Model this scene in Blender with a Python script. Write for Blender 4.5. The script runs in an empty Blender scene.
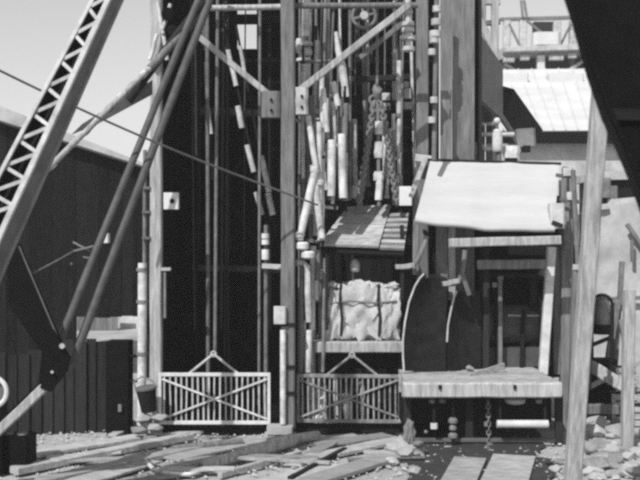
import bpy, bmesh, math, random
from mathutils import Vector, noise
random.seed(11)
S = bpy.context.scene
C = S.collection
# ------------------------------------------------------------------ camera, sky, sun, exposure
F = 1000.0            # focal length in pixels of a 640 wide frame
CAMZ = 3.9
cam = bpy.data.cameras.new('camera'); cam.sensor_width = 36; cam.lens = 36*F/640; cam.clip_end = 3000
camo = bpy.data.objects.new('camera', cam); C.objects.link(camo)
camo.location = (0, 0, CAMZ); camo.rotation_euler = (math.radians(90), 0, 0)
cam.dof.use_dof = True; cam.dof.focus_distance = 20.5; cam.dof.aperture_fstop = 1.4
S.camera = camo
SUN_TO = Vector((-0.46, -0.76, 0.95)).normalized()      # direction towards the sun
EL = math.asin(SUN_TO.z); AZ = math.atan2(SUN_TO.x, SUN_TO.y)
w = bpy.data.worlds.new('World'); S.world = w; w.use_nodes = True
nt = w.node_tree; nt.nodes.clear()
sky = nt.nodes.new('ShaderNodeTexSky'); sky.sky_type = 'NISHITA'; sky.sun_disc = False
sky.sun_elevation = EL; sky.sun_rotation = AZ; sky.dust_density = 0.6; sky.air_density = 1.15
bw = nt.nodes.new('ShaderNodeVectorMath'); bw.operation = 'DOT_PRODUCT'; bw.inputs[1].default_value = (.15, .30, .55); bg = nt.nodes.new('ShaderNodeBackground'); ow = nt.nodes.new('ShaderNodeOutputWorld')
bg.inputs['Strength'].default_value = 0.094
nt.links.new(sky.outputs[0], bw.inputs[0]); nt.links.new(bw.outputs['Value'], bg.inputs['Color']); nt.links.new(bg.outputs[0], ow.inputs[0])
sl = bpy.data.lights.new('sun', 'SUN'); sl.energy = 3.3; sl.angle = math.radians(0.6)
so = bpy.data.objects.new('sun', sl); C.objects.link(so); so.rotation_euler = SUN_TO.to_track_quat('Z', 'Y').to_euler()
so.location = (-20, -20, 40)
S.view_settings.view_transform = 'Standard'; S.view_settings.look = 'None'
S.view_settings.exposure = 0.55; S.view_settings.gamma = 1.0; S.view_settings.use_curve_mapping = False
S.cycles.filter_width = 4.0
S.cycles.use_denoising = False; S.cycles.volume_bounces = 0; S.cycles.volume_step_rate = 5
S.cycles.max_bounces = 6

def P(px, py, Y):                      # a point at depth Y seen at photo pixel (px, py)
    return Vector(((px-320)*Y/F, Y, CAMZ+(240-py)*Y/F))
def G(px, py, z=0.0):                  # the point at height z seen at photo pixel
    Y = (CAMZ-z)*F/(py-240); return P(px, py, Y)
# ------------------------------------------------------------------ materials (the film is black and white)
MATS = {}
def mat(name, v, var=0.35, rough=0.8, scale=4.0, bump=0.3, stretch=(1, 1, 1), metal=0.0, rnd=0.0, fine=30.0, stain=0.0):
    m = bpy.data.materials.new(name); m.use_nodes = True; n = m.node_tree; L = n.links
    b = n.nodes['Principled BSDF']; b.inputs['Roughness'].default_value = rough; b.inputs['Metallic'].default_value = metal
    b.inputs['Specular IOR Level'].default_value = 0.25 if v > .03 else 0.04
    tc = n.nodes.new('ShaderNodeTexCoord'); mp = n.nodes.new('ShaderNodeMapping'); mp.inputs['Scale'].default_value = stretch
    L.new(tc.outputs['Object'], mp.inputs[0])
    def nz(sc, det=6):
        t = n.nodes.new('ShaderNodeTexNoise'); t.inputs['Scale'].default_value = sc; t.inputs['Detail'].default_value = det
        t.inputs['Roughness'].default_value = 0.62; L.new(mp.outputs[0], t.inputs['Vector']); return t
    def mth(op, a, c):
        x = n.nodes.new('ShaderNodeMath'); x.operation = op
        for i, q in enumerate((a, c)):
            if isinstance(q, (int, float)): x.inputs[i].default_value = q
            else: L.new(q, x.inputs[i])
        return x.outputs[0]
    a = nz(scale); f = nz(fine)
    k = mth('MULTIPLY', mth('SUBTRACT', a.outputs[0], 0.5), 2.6*var)
    k2 = mth('MULTIPLY', mth('SUBTRACT', f.outputs[0], 0.5), 1.3*var)
    k = mth('ADD', mth('ADD', k, k2), 1.0)
    if rnd:
        oi = n.nodes.new('ShaderNodeObjectInfo')
        k = mth('ADD', k, mth('MULTIPLY', mth('SUBTRACT', oi.outputs['Random'], 0.5), 2*rnd))
    if stain:                           # patches of grime
        t = nz(scale*0.55, 4); r = n.nodes.new('ShaderNodeMapRange')
        r.inputs['From Min'].default_value = 0.42; r.inputs['From Max'].default_value = 0.74
        r.inputs['To Min'].default_value = 1.0; r.inputs['To Max'].default_value = 1.0-stain
        L.new(t.outputs[0], r.inputs['Value']); k = mth('MULTIPLY', k, r.outputs[0])
    k = mth('MAXIMUM', mth('MULTIPLY', k, v), v*0.15)
    k = mth('MINIMUM', k, 0.85)
    L.new(k, b.inputs['Base Color'])
    if bump:
        bp = n.nodes.new('ShaderNodeBump'); bp.inputs['Strength'].default_value = bump; bp.inputs['Distance'].default_value = 0.02
        L.new(mth('ADD', a.outputs[0], f.outputs[0]), bp.inputs['Height']); L.new(bp.outputs[0], b.inputs['Normal'])
    MATS[name] = m; return m
V = (6, 6, 0.7)      # grain along z
mat('timber_pale', .40, .55, .85, 3, .4, V, rnd=.12, stain=.45)
mat('timber_mid', .17, .6, .85, 3, .4, V, rnd=.12, stain=.4)
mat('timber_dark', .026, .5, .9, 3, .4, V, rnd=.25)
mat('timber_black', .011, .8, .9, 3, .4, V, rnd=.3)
mat('board_pale', .41, .55, .85, 5, .4, (1, 4, 4), rnd=.2, stain=.4)
mat('board_grey', .28, .4, .85, 5, .4, (1, 4, 4), rnd=.2, stain=.4)
mat('paint_white', .62, .2, .6, 6, .15, rnd=.08, stain=.25)
mat('paint_pale', .45, .3, .65, 6, .2, rnd=.1, stain=.4)
mat('sheet_white', .44, .16, .7, 1.2, .1, (.35, 2, 3.5), fine=12)
mat('steel_grey', .13, .35, .55, 5, .2, metal=.2, stain=.35)
mat('steel_mid', .22, .35, .55, 5, .2, metal=.1, stain=.35)
mat('steel_dark', .016, .5, .6, 5, .25, stain=.3)
mat('iron_black', .006, .5, .6, 5, .25)
mat('pipe_pale', .58, .45, .6, 5, .25, rnd=.15, stain=.6)
mat('pipe_mid', .17, .45, .6, 5, .25, rnd=.15, stain=.5)
mat('steel_leg', .07, .5, .6, 6, .3, rnd=.1, stain=.3)
mat('shield', .02, .6, .55, 5, .3, stain=.4)
mat('gate_worn', .30, .5, .7, 9, .2, rnd=.3, stain=.5)
mat('rope', .16, .4, .9, 20, .4)
mat('chain', .16, .5, .6, 12, .3)
mat('canvas', .46, .3, .9, 5, .5, stain=.25)
mat('concrete', .44, .4, .9, 1.2, .3, stain=.5)
mat('roof_pale', .54, .25, .8, .6, .1)
mat('stone', .32, .35, .9, 5, .5, rnd=.35)
mat('ground', .36, .35, .95, .9, .5, stain=.35, fine=9)
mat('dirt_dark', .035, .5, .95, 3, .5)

# ------------------------------------------------------------------ mesh builder
class MB:
    def __init__(s): s.v = []; s.f = []
    def add(s, vs, fs):
        o = len(s.v); s.v += [Vector(q) for q in vs]; s.f += [tuple(i+o for i in q) for q in fs]; return s
    def sweep(s, pts, prof, side_hint=None, closed_prof=True, scales=None, jit=0.0):
        n = len(prof); rings = []
        for i, p in enumerate(pts):
            a = pts[max(i-1, 0)]; b = pts[min(i+1, len(pts)-1)]; t = (b-a).normalized()
            h = side_hint or Vector((0, 1, 0))
            sd = t.cross(h)
            if sd.length < 0.15: sd = t.cross(Vector((1, 0, 0))) if abs(t.x) < .9 else t.cross(Vector((0, 0, 1)))
            sd.normalize(); nn = sd.cross(t).normalized()
            k = scales[i] if scales else 1.0
            jx, jy = random.uniform(-jit, jit), random.uniform(-jit, jit)
            rings.append([p + sd*(x*k+jx) + nn*(y*k+jy) for x, y in prof])
        vs = [q for r in rings for q in r]; fs = []
        for i in range(len(pts)-1):
            for j in range(n):
                k = (j+1) % n; fs.append((i*n+j, i*n+k, (i+1)*n+k, (i+1)*n+j))
        fs.append(tuple(range(n-1, -1, -1))); fs.append(tuple((len(pts)-1)*n+j for j in range(n)))
        return s.add(vs, fs)
    def bar(s, a, b, w, d=None, hint=None, seg=1, jit=0.0, ch=.1):
        a = Vector(a); b = Vector(b); d = d or w; c = min(w, d)*ch; x = w/2; y = d/2
        prof = [(-x+c, -y), (x-c, -y), (x, -y+c), (x, y-c), (x-c, y), (-x+c, y), (-x, y-c), (-x, -y+c)]
        return s.sweep([a.lerp(b, i/seg) for i in range(seg+1)], prof, hint, jit=jit)
    def tube(s, a, b, r, r1=None, n=12, seg=1, jit=0.0):
        a = Vector(a); b = Vector(b); r1 = r if r1 is None else r1
        prof = [(math.cos(2*math.pi*i/n), math.sin(2*math.pi*i/n)) for i in range(n)]
        pts = [a.lerp(b, i/seg) for i in range(seg+1)]
        return s.sweep(pts, prof, scales=[r+(r1-r)*i/seg for i in range(seg+1)], jit=jit)
    def path(s, pts, r, n=8):
        prof = [(r*math.cos(2*math.pi*i/n), r*math.sin(2*math.pi*i/n)) for i in range(n)]
        return s.sweep([Vector(p) for p in pts], prof)
    def box(s, c, sz, ch=.06):
        c = Vector(c); return s.bar(c-Vector((0, 0, sz[2]/2)), c+Vector((0, 0, sz[2]/2)), sz[0], sz[1], ch=ch)
    def plate(s, poly, th):
        th = Vector(th); n = len(poly); a = [Vector(p) for p in poly]
        fs = [tuple(range(n)), tuple(range(2*n-1, n-1, -1))]
        for i in range(n):
            j = (i+1) % n; fs.append((i, i+n, j+n, j))
        return s.add(a+[p+th for p in a], fs)
    def ring(s, c, R, r, ax='Y', N=28, n=8):
        c = Vector(c); vs = []; fs = []
        for i in range(N):
            A = 2*math.pi*i/N
            for j in range(n):
                B = 2*math.pi*j/n; q = R+r*math.cos(B); z = r*math.sin(B)
                if ax == 'Y': vs.append(c+Vector((q*math.cos(A), z, q*math.sin(A))))
                elif ax == 'Z': vs.append(c+Vector((q*math.cos(A), q*math.sin(A), z)))
                else: vs.append(c+Vector((z, q*math.cos(A), q*math.sin(A))))
                k = (j+1) % n; I = (i+1) % N; fs.append((i*n+j, i*n+k, I*n+k, I*n+j))
        return s.add(vs, fs)
    def lathe(s, base, prof, n=18):
        base = Vector(base); vs = []; fs = []; m = len(prof)
        for r, z in prof:
            for i in range(n):
                A = 2*math.pi*i/n; vs.append(base+Vector((r*math.cos(A), r*math.sin(A), z)))
        for k in range(m-1):
            for i in range(n):
                j = (i+1) % n; fs.append((k*n+i, k*n+j, (k+1)*n+j, (k+1)*n+i))
        fs.append(tuple(range(n-1, -1, -1))); fs.append(tuple((m-1)*n+i for i in range(n)))
        return s.add(vs, fs)
    def lump(s, c, sz, amp=.2, sub=2, freq=1.6, boxy=0.0):
        bm = bmesh.new(); bmesh.ops.create_icosphere(bm, subdivisions=sub, radius=1.0)
        off = Vector((random.uniform(0, 50), random.uniform(0, 50), random.uniform(0, 50)))
        vs = []
        for q in bm.verts:
            p = q.co.normalized()
            if boxy: 
                mx = max(abs(p.x), abs(p.y), abs(p.z)); p = p.lerp(p/mx, boxy)
            k = 1+amp*noise.noise(q.co*freq+off)+amp*.5*noise.noise(q.co*freq*2.3+off)
            vs.append(Vector(c)+Vector((p.x*sz[0]*k, p.y*sz[1]*k, p.z*sz[2]*k)))
        bm.verts.index_update(); fs = [tuple(x.index for x in f.verts) for f in bm.faces]; bm.free()
        return s.add(vs, fs)
    def rock(s, c, sz, n=16):
        bm = bmesh.new()
        for i in range(n):
            p = Vector((random.gauss(0, 1), random.gauss(0, 1), random.gauss(0, 1))).normalized()*random.uniform(.75, 1.1)
            bm.verts.new((c[0]+p.x*sz[0], c[1]+p.y*sz[1], c[2]+p.z*sz[2]))
        g = bmesh.ops.convex_hull(bm, input=bm.verts[:])
        bmesh.ops.delete(bm, geom=[e for e in g['geom_interior'] if isinstance(e, bmesh.types.BMVert)], context='VERTS')
        bm.verts.index_update(); s.add([v.co.copy() for v in bm.verts], [tuple(v.index for v in f.verts) for f in bm.faces]); bm.free(); return s
    def build(s, name, m, parent=None, smooth=35, loc=None):
        off = Vector(ORG.get(parent, (0, 0, 0))) if parent else (Vector(loc) if loc else Vector((0, 0, 0)))
        me = bpy.data.meshes.new(name); me.from_pydata([q-off for q in s.v], [], s.f); me.update()
        b = bmesh.new(); b.from_mesh(me); bmesh.ops.recalc_face_normals(b, faces=b.faces[:]); b.to_mesh(me); b.free()
        if smooth:
            for p in me.polygons: p.use_smooth = True
            me.set_sharp_from_angle(angle=math.radians(smooth))
        me.materials.append(MATS[m] if isinstance(m, str) else m)
        o = bpy.data.objects.new(name, me); C.objects.link(o)
        if parent: o.parent = PAR[parent]
        else: o.location = off
        key = o.name; PAR[key] = o; ORG[key] = off
        return key
PAR = {}; ORG = {}
LABELS = set()
def tag(key, label, cat, group=None, kind=None):
    o = PAR[key]; o['label'] = label; o['category'] = cat
    if group: o['group'] = group
    if kind: o['kind'] = kind
    return key
def thing(name, label, cat, loc, group=None):
    o = bpy.data.objects.new(name, None); C.objects.link(o); o.location = loc; o.empty_display_size = .2
    PAR[o.name] = o; ORG[o.name] = Vector(loc); return tag(o.name, label, cat, group)
def solo(name, mb, m, label, cat, loc, group=None, smooth=35):
    return tag(mb.build(name, m, smooth=smooth, loc=loc), label, cat, group)
def struct(key): PAR[key]['kind'] = 'structure'; return key

# ------------------------------------------------------------------ ground: one sheet to the horizon
xs = [-600, -200, -80, -35, -18]+[-12+24*i/150 for i in range(151)]+[18, 35, 80, 200, 600]
ys = [-200, -50, 0, 8]+[12+22*i/120 for i in range(121)]+[40, 55, 90, 200, 500, 1500]
vs = []; fs = []
for y in ys:
    for x in xs:
        z = 0
        if -12 < x < 12 and 12 < y < 34:
            z = .035*noise.noise(Vector((x*.9, y*.9, 0)))+.02*noise.noise(Vector((x*3, y*3, 4)))-.02
        vs.append((x, y, z))
nx = len(xs)
for j in range(len(ys)-1):
    for i in range(nx-1): fs.append((j*nx+i, j*nx+i+1, (j+1)*nx+i+1, (j+1)*nx+i))
struct(MB().add(vs, fs).build('ground', 'ground', smooth=80))
# oily black earth in front of the loading bay, and the black deck put in for the dark of the open shafts
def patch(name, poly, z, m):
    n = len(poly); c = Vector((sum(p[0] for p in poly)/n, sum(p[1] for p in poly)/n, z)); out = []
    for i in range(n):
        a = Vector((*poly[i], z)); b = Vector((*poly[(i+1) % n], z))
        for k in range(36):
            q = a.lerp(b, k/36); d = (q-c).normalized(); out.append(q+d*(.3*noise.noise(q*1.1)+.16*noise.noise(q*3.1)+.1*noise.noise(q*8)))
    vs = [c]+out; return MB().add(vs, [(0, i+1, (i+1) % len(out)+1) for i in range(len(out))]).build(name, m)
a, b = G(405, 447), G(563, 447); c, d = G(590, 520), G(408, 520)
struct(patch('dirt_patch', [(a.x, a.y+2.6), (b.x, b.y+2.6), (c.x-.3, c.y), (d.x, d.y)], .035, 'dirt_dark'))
dk = MB(); 
for i in range(14):
    y0 = 20.35+i*.42; dk.box(((-.35+(i % 2)*.03), y0+.2, .03), (6.2, .40, .08))
struct(dk.build('shaft_void_deck', 'timber_black'))  # near-black planks standing in for the darkness of the shaft openings

# ------------------------------------------------------------------ headframe
HF = thing('headframe', 'tall timber shaft headframe with dark boarded interior behind the two gates', 'headframe', (-.8, 20, 0))
YF = 20.0
def post(px0, px1, y0, y1, Y, m, name='post', depth=None, seg=10, jit=.006, par=HF):
    a = P((px0+px1)/2, y1, Y); b = P((px0+px1)/2, y0, Y)
    return MB().bar(a, b, (px1-px0)*Y/F, depth or (px1-px0)*Y/F, seg=seg, jit=jit).build(name, m, par)
zb = 435
post(150.5, 162, -60, zb, 20, 'timber_pale')
post(281, 295, -60, 428, 19.75, 'timber_mid', seg=14)
post(416, 428, -60, 420, 21.4, 'timber_mid')
for (x0, x1) in ((171, 177), (392, 399)): post(x0, x1, -60, 400, 24.6, 'timber_dark', seg=3)
# wide boarded column: boards one by one
COLY = 21.25
for i, (x0, x1) in enumerate(((440.3, 451.5), (452, 463), (463.5, 474.5))):
    post(x0, x1, -70, 300, COLY+(.012, 0, .018)[i], 'timber_mid', 'board', depth=.05, seg=4, jit=.003)
MB().bar(P(478, 300, COLY+.35), P(478, -70, COLY+.35), .05, .75).build('side_board', 'timber_dark', HF)
# back and side walls, one board each
def wallboards(name, p0, p1, z0, z1, n, m, hole=None):
    p0 = Vector(p0); p1 = Vector(p1); u = (p1-p0); L = u.length; u.normalize(); nrm = Vector((-u.y, u.x, 0))
    bwid = L/n
    for i in range(n):
        c = p0+u*(bwid*(i+.5))+nrm*random.uniform(-.012, .012)
        spans = [(z0, z1)]
        if hole and hole[0] < c.x < hole[1]: spans = [(z0, hole[2]), (hole[3], z1)]
        for (za, zc) in spans:
            MB().bar((c.x, c.y, za), (c.x, c.y, zc), bwid-.012, .03, hint=nrm, ch=.05).build(name, m, HF)
h0 = P(241, 49, 26); h1 = P(257, 8, 26)
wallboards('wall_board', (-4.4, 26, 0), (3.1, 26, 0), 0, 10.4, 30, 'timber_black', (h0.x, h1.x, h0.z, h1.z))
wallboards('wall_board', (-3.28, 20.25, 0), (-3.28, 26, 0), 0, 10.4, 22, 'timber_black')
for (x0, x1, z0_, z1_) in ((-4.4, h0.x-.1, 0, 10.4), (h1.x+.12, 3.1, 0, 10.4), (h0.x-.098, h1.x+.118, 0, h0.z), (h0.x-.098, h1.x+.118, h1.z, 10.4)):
    MB().box(((x0+x1)/2, 26.08, (z0_+z1_)/2), (x1-x0, .06, z1_-z0_), .01).build('light_stop_sheet', 'timber_black', HF)  # unseen sheet added behind the boards to stop sky light through the gaps
MB().box((-3.38, 23.1, 5.2), (.06, 5.7, 10.4), .01).build('light_stop_sheet', 'timber_black', HF)  # same unseen light stop behind the side wall boards
# roof deck out of sight above
for i in range(12):
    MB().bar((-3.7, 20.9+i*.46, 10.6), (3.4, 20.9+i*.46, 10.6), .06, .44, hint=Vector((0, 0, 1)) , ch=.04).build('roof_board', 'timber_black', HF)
def tim(x0, y0, x1, y1, Y0, Y1, wpx, m, name, par=HF, d=None, seg=6, jit=.004):
    Ym = (Y0+Y1)/2
    return MB().bar(P(x0, y0, Y0), P(x1, y1, Y1), wpx*Ym/F, d, seg=seg, jit=jit).build(name, m, par)
def pip(x0, y0, x1, y1, Y0, Y1, wpx, m, name, par=HF, seg=1, jit=0.0, r1=None):
    Ym = (Y0+Y1)/2
    return MB().tube(P(x0, y0, Y0), P(x1, y1, Y1), wpx*Ym/F/2, r1, seg=seg, jit=jit).build(name, m, par)
pip(203, 8, 285, 7, 19.95, 19.95, 6, 'timber_pale', 'cross_beam', seg=5, jit=.004)
pip(293, 6, 418, 5, 19.95, 19.95, 6, 'timber_mid', 'cross_beam', seg=5, jit=.004)
tim(195, 34, 268, 94, 19.7, 19.7, 6, 'timber_pale', 'knee_brace')
tim(299, 91, 409, 5, 19.7, 19.7, 6.5, 'timber_pale', 'knee_brace')
tim(360, 58, 402, 24, 20.6, 20.6, 5, 'timber_mid', 'knee_brace')
# horizontal timbers inside
tim(340, 80, 420, 77, 22, 22, 6, 'timber_dark', 'girt'); tim(346, 108, 420, 106, 22, 22, 13, 'timber_dark', 'girt')
tim(160, 110, 285, 114, 25.6, 25.6, 7, 'timber_mid', 'girt'); tim(160, 267, 280, 270, 25.6, 25.6, 6, 'timber_mid', 'girt')
tim(170, 20, 400, 18, 25.6, 25.6, 9, 'timber_dark', 'girt'); tim(300, 150, 400, 148, 24, 24, 7, 'timber_dark', 'girt')

for (x0, y0_, x1, y1_) in ((172, 62, 270, 108), (230, 62, 172, 108), (172, 120, 270, 262), (270, 120, 172, 262), (176, 275, 270, 372)): tim(x0, y0_, x1, y1_, 25.75, 25.75, 5, 'timber_dark', 'brace')
# gusset blocks beside the middle post
for (x0, x1, y0, y1, m) in ((262, 280.5, 92, 118, 'timber_mid'), (295.5, 308, 88, 115, 'paint_pale')):
    k = MB().bar(P((x0+x1)/2, y1, 19.72), P((x0+x1)/2, y0, 19.72), (x1-x0)*.0197, .3, seg=4, jit=.008, ch=.2).build('joint_block', m, HF)
    for q in (.3, .7): MB().tube(P((x0+x1)/2, y0+(y1-y0)*q, 19.58), P((x0+x1)/2, y0+(y1-y0)*q, 19.53), .03, n=8).build('bolt', 'steel_dark', k)
# post clamps on the middle post, pale box low on it
for y in (324, 366, 392): MB().box(P(288, y, 19.75), (.34, .34, .06)).build('clamp', 'steel_dark', HF)
MB().box(P(280, 315, 19.58), (.24, .16, .34), .15).build('switch_box', 'paint_pale', HF)
pip(283, 330, 283, 424, 19.55, 19.55, 6, 'pipe_pale', 'post_conduit')
# plinth of the middle post
pl = MB(); pl.box(P(280, 429, 19.55), (.50, .42, .14)); pl.box(P(273, 437, 19.55), (.14, .36, .2)); pl.box(P(287, 437, 19.55), (.14, .36, .2))
pl.box((P(280, 437, 19.55).x, 19.6, .05), (.62, .5, .1)); pl.build('plinth', 'concrete', HF)

# left post fittings
J = thing('conduit_pipe', 'thin conduit swelling into a pale pipe left of the pale corner post', 'pipe', P(142, 425, 19.9))
pip(145, 150, 144.5, 266, 19.95, 19.95, 4, 'pipe_mid', 'thin_pipe', J); pip(142.5, 263, 141.5, 425, 19.9, 19.9, 9, 'pipe_pale', 'thick_pipe', J)
for y in (188, 212, 238): MB().box(P(146.5, y, 19.9), (.16, .12, .05)).build('clip', 'steel_grey', J)
for y in (268, 300, 352): MB().tube(P(142, y, 19.9), P(142, y+3, 19.9), .115).build('coupling', 'pipe_mid', J)
E = thing('electric_box', 'small white square electric box on the pale corner post', 'electric box', P(171, 209, 19.9))
e = MB().box(P(171.5, 201, 19.9), (.30, .14, .33), .12).build('case', 'paint_white', E)
MB().tube(P(172, 201, 19.84), P(172, 201, 19.8), .05, n=10).build('knob', 'steel_dark', E); MB().bar(P(163, 201, 19.93), P(166, 201, 19.93), .06).build('bracket', 'steel_grey', E)
B = thing('bracket_pipe', 'short dark pipe hanging from a pale bracket below the white electric box', 'pipe', P(165, 320, 19.9))
MB().box(P(166, 269, 19.9), (.2, .12, .06)).build('bracket', 'paint_pale', B); pip(165, 270, 165, 318, 19.9, 19.9, 3, 'pipe_mid', 'pipe', B)

# lashings and blocks round the crowded top of the corner post
T = thing('tackle_block', 'dark pulley blocks and pale lashings high on the corner post', 'tackle', P(152, 45, 19.8))
for (x, y, r, m) in ((168, 14, .13, 'iron_black'), (172, 30, .1, 'steel_dark')):
    MB().tube(P(x, y, 19.75), P(x, y, 19.55), r, n=14).build('sheave', m, T)
for (x0, y0, x1, y1) in ((158, 2, 163, 34), (170, 4, 163, 30), (157, 34, 150, 60), (163, 30, 167, 60)): pip(x0, y0, x1, y1, 19.75, 19.7, 4, 'pipe_pale', 'lashing', T, seg=3, jit=.01)

# ------------------------------------------------------------------ hoist ropes, guide rails inside the left shaft
def solopipe(name, label, cat, pts, wpx, m, group=None, n=10):
    q = [P(*p) for p in pts]; mb = MB().path(q, wpx*pts[0][2]/F/2, n); return solo(name, mb, m, label, cat, q[-1], group)
solopipe('hoist_rope', 'thin dark hoist rope hanging nearest the corner post', 'rope', [(195, 36, 21), (196, 156, 21)], 2.6, 'pipe_mid')
solopipe('guide_rail', 'dark guide rail just left of the pale one above the left gate', 'rail', [(207, -30, 21), (208, 250, 21), (208, 392, 21)], 4, 'pipe_mid')
solopipe('guide_rail', 'pale straight guide rail running down to the left gate bridle', 'rail', [(218, -30, 20.2), (216, 200, 20.2), (215, 353, 20.2)], 3.6, 'pipe_mid')
solopipe('guide_rod', 'thin rod just left of the middle post', 'rod', [(260, -30, 20.3), (259.5, 200, 20.3), (259, 405, 20.3)], 3, 'pipe_mid')
def dappled_rod(label, rod, segs, rodw=2.5, w=6, Y=21.5):
    t = thing('stay_rod', label, 'rod', P(rod[2], rod[3], Y)); pip(*rod, Y+.03, Y+.03, rodw, 'timber_dark', 'rod', t)
    for (x0, y0, x1, y1, ww) in segs: pip(x0, y0, x1, y1, Y, Y, ww, 'pipe_pale', 'sun_dapple', t, seg=3, jit=.005)  # pale lengths stand in for sun dapples on the dark rod
dappled_rod('slanting rod with sun dapples built as pale lengths left of the middle post, the lower one', (224, 25, 270, 240), ((228, 50, 236, 86, 5), (238, 106, 242, 128, 6), (247, 145, 254, 172, 5.5), (256, 192, 262, 215, 5)))
dappled_rod('slanting rod with sun dapples built as pale lengths nearest the middle post', (236, 25, 276, 235), ((240, 46, 245, 75, 4), (261, 156, 269, 192, 6), (268, 193, 273, 215, 6)), Y=21.2)
dappled_rod('upright rod with sun dapples built as pale lengths between the left guide rails', (203, -20, 213, 180), ((206, 62, 207, 100, 4), (207, 105, 211, 134, 4.5), (201, 20, 207, 50, 6)), Y=21.3)
M = thing('insulator_stack', 'stack of pale spool insulators on a rod beside the middle post', 'insulator', P(266, 420, 20.1))
pip(266, 225, 266, 420, 20.1, 20.1, 4.5, 'pipe_mid', 'rod', M)
for y, wv in ((236, 8), (242, 8), (252, 8), (257, 8)): MB().tube(P(265.5, y-2.5, 20.05), P(265.5, y+2.5, 20.05), wv*.01).build('spool', 'paint_white', M)
MB().bar(P(262, 266, 20.0), P(281, 267, 20.0), .1, .1).build('arm', 'paint_pale', M)
# the long slack guy wire
wp = []
for i in range(21):
    t = i/20; x = -30+348*t; y = 56+ (205-56)*t+ 7*math.sin(math.pi*t); wp.append(P(x, y, 15.5+4*t))
solo('guy_wire', MB().path(wp, .02, 6), 'steel_grey', 'thin guy wire slanting across the sky and past the corner post', 'wire', wp[-1])

# ------------------------------------------------------------------ pipe cluster right of the middle post
PC = thing('pipe_cluster', 'crowd of pale standing pipes and fittings right of the middle post', 'pipes', P(322, 430, 21))
for (x0, y0, x1, y1, wv, Y, m) in (
    (307, -20, 306, 36, 7.5, 20.6, 'pipe_pale'), (307, 58, 307, 90, 7.5, 20.6, 'pipe_pale'), (308, 116, 316, 168, 6, 19.8, 'pipe_pale'),
    (301, 118, 306, 172, 5, 20.8, 'pipe_mid'), (315, 84, 317, 122, 5, 20.9, 'pipe_pale'), (328, -20, 328, 200, 5, 20.8, 'pipe_mid'),
    (350, 10, 350, 200, 3, 20.9, 'pipe_mid'), (323, 88, 327, 132, 5.5, 20.0, 'pipe_pale'), (333, 82, 338, 106, 6, 20.0, 'pipe_pale'),
    (319, 122, 320, 240, 5.5, 19.9, 'pipe_pale'), (316, 168, 299, 240, 8, 19.8, 'pipe_pale'), (313, 165, 322, 238, 7, 19.85, 'pipe_pale'),
    (334, 118, 333, 138, 6, 21, 'pipe_pale'), (332, 140, 331, 196, 8, 20.0, 'pipe_pale'), (342, 134, 343, 198, 8, 20.05, 'pipe_pale'),
    (321, 240, 320, 430, 5, 20.6, 'pipe_mid'), (327, 330, 313, 425, 5, 20.6, 'pipe_pale'), (313, 320, 312, 430, 7, 20.7, 'pipe_pale'),
    (300, -20, 299, 440, 2.5, 21.2, 'pipe_mid'), (340, -20, 340, 60, 3, 21.6, 'pipe_mid'), (316, -20, 316, 80, 3, 21.6, 'pipe_mid'),
    (385, 128, 386, 178, 6, 21.6, 'pipe_pale'), (395, 130, 397, 152, 7, 21.6, 'pipe_pale'), (401, 60, 402, 200, 3, 21.6, 'pipe_mid')):
    pip(x0, y0, x1, y1, Y, Y, wv, m, 'pipe', PC, seg=3, jit=.005)
rr = random.Random(9)
for (x, ya, yz, Y) in ((303, 60, 236, 20.15), (310, 92, 240, 20.3), (316, 40, 236, 20.7), (322, 62, 238, 20.05), (327.5, 92, 190, 20.45), (334, 100, 204, 20.2), (339.5, 96, 200, 20.5), (345, 100, 204, 20.15), (355, 110, 196, 21.3), (366, 96, 190, 21.6), (388, 120, 196, 21.2), (399, 60, 196, 21.3)):
    pip(x, ya-14, x+1, yz+8, Y+.1, Y+.1, 2.6, 'timber_dark', 'carrier_rod', PC)
    y = ya+rr.uniform(0, 10); m0 = rr.choice(('pipe_pale', 'paint_pale', 'pipe_pale', 'pipe_mid'))
    while y < yz-8:
        L = rr.uniform(34, 90); L = min(L, yz-y); dx = rr.uniform(-.05, .05)*L; ww = rr.uniform(3.8, 6.6); m = m0 if rr.random() < .8 else 'pipe_mid'  # odd lengths switched to mid grey, imitating dapples of light along the run
        pip(x-dx/2, y, x+dx/2, y+L, Y, Y+rr.uniform(-.03, .03), ww, m, 'pipe', PC, seg=3, jit=.007)
        if rr.random() < .6: MB().tube(P(x+dx/2, y+L-1, Y), P(x+dx/2, y+L+2.5, Y), (ww+2)*.0102, n=10).build('coupling', rr.choice(('pipe_pale', 'pipe_mid')), PC)
        y += L+rr.choice((0, 1, 1, 6))
for k in range(30):
    x = rr.uniform(297, 412); top = -25; bot = rr.choice((70, 120, 160, 200, 205)); Y = rr.uniform(20.5, 22.6); sx = rr.uniform(-8, 8)
    if 346 < x < 404: Y = rr.uniform(22.2, 23.5); sx *= .3
    if 352 < x < 376 or 374 < x < 392: bot = 60 if k % 2 else 100
    pip(x, top, x+sx, bot, Y, Y, rr.choice((1.3, 1.8, 2.4, 3.4)), rr.choice(('pipe_mid', 'pipe_pale', 'pipe_mid', 'rope')), 'rod', PC, seg=4, jit=.006)
for k in range(9):
    x = rr.uniform(168, 276); Y = rr.uniform(22, 25); pip(x, -25, x+rr.uniform(-5, 5), rr.choice((250, 330, 392)), Y, Y, rr.choice((1.4, 2, 3)), rr.choice(('timber_dark', 'steel_leg')), 'rod', HF, seg=4, jit=.006)
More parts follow.
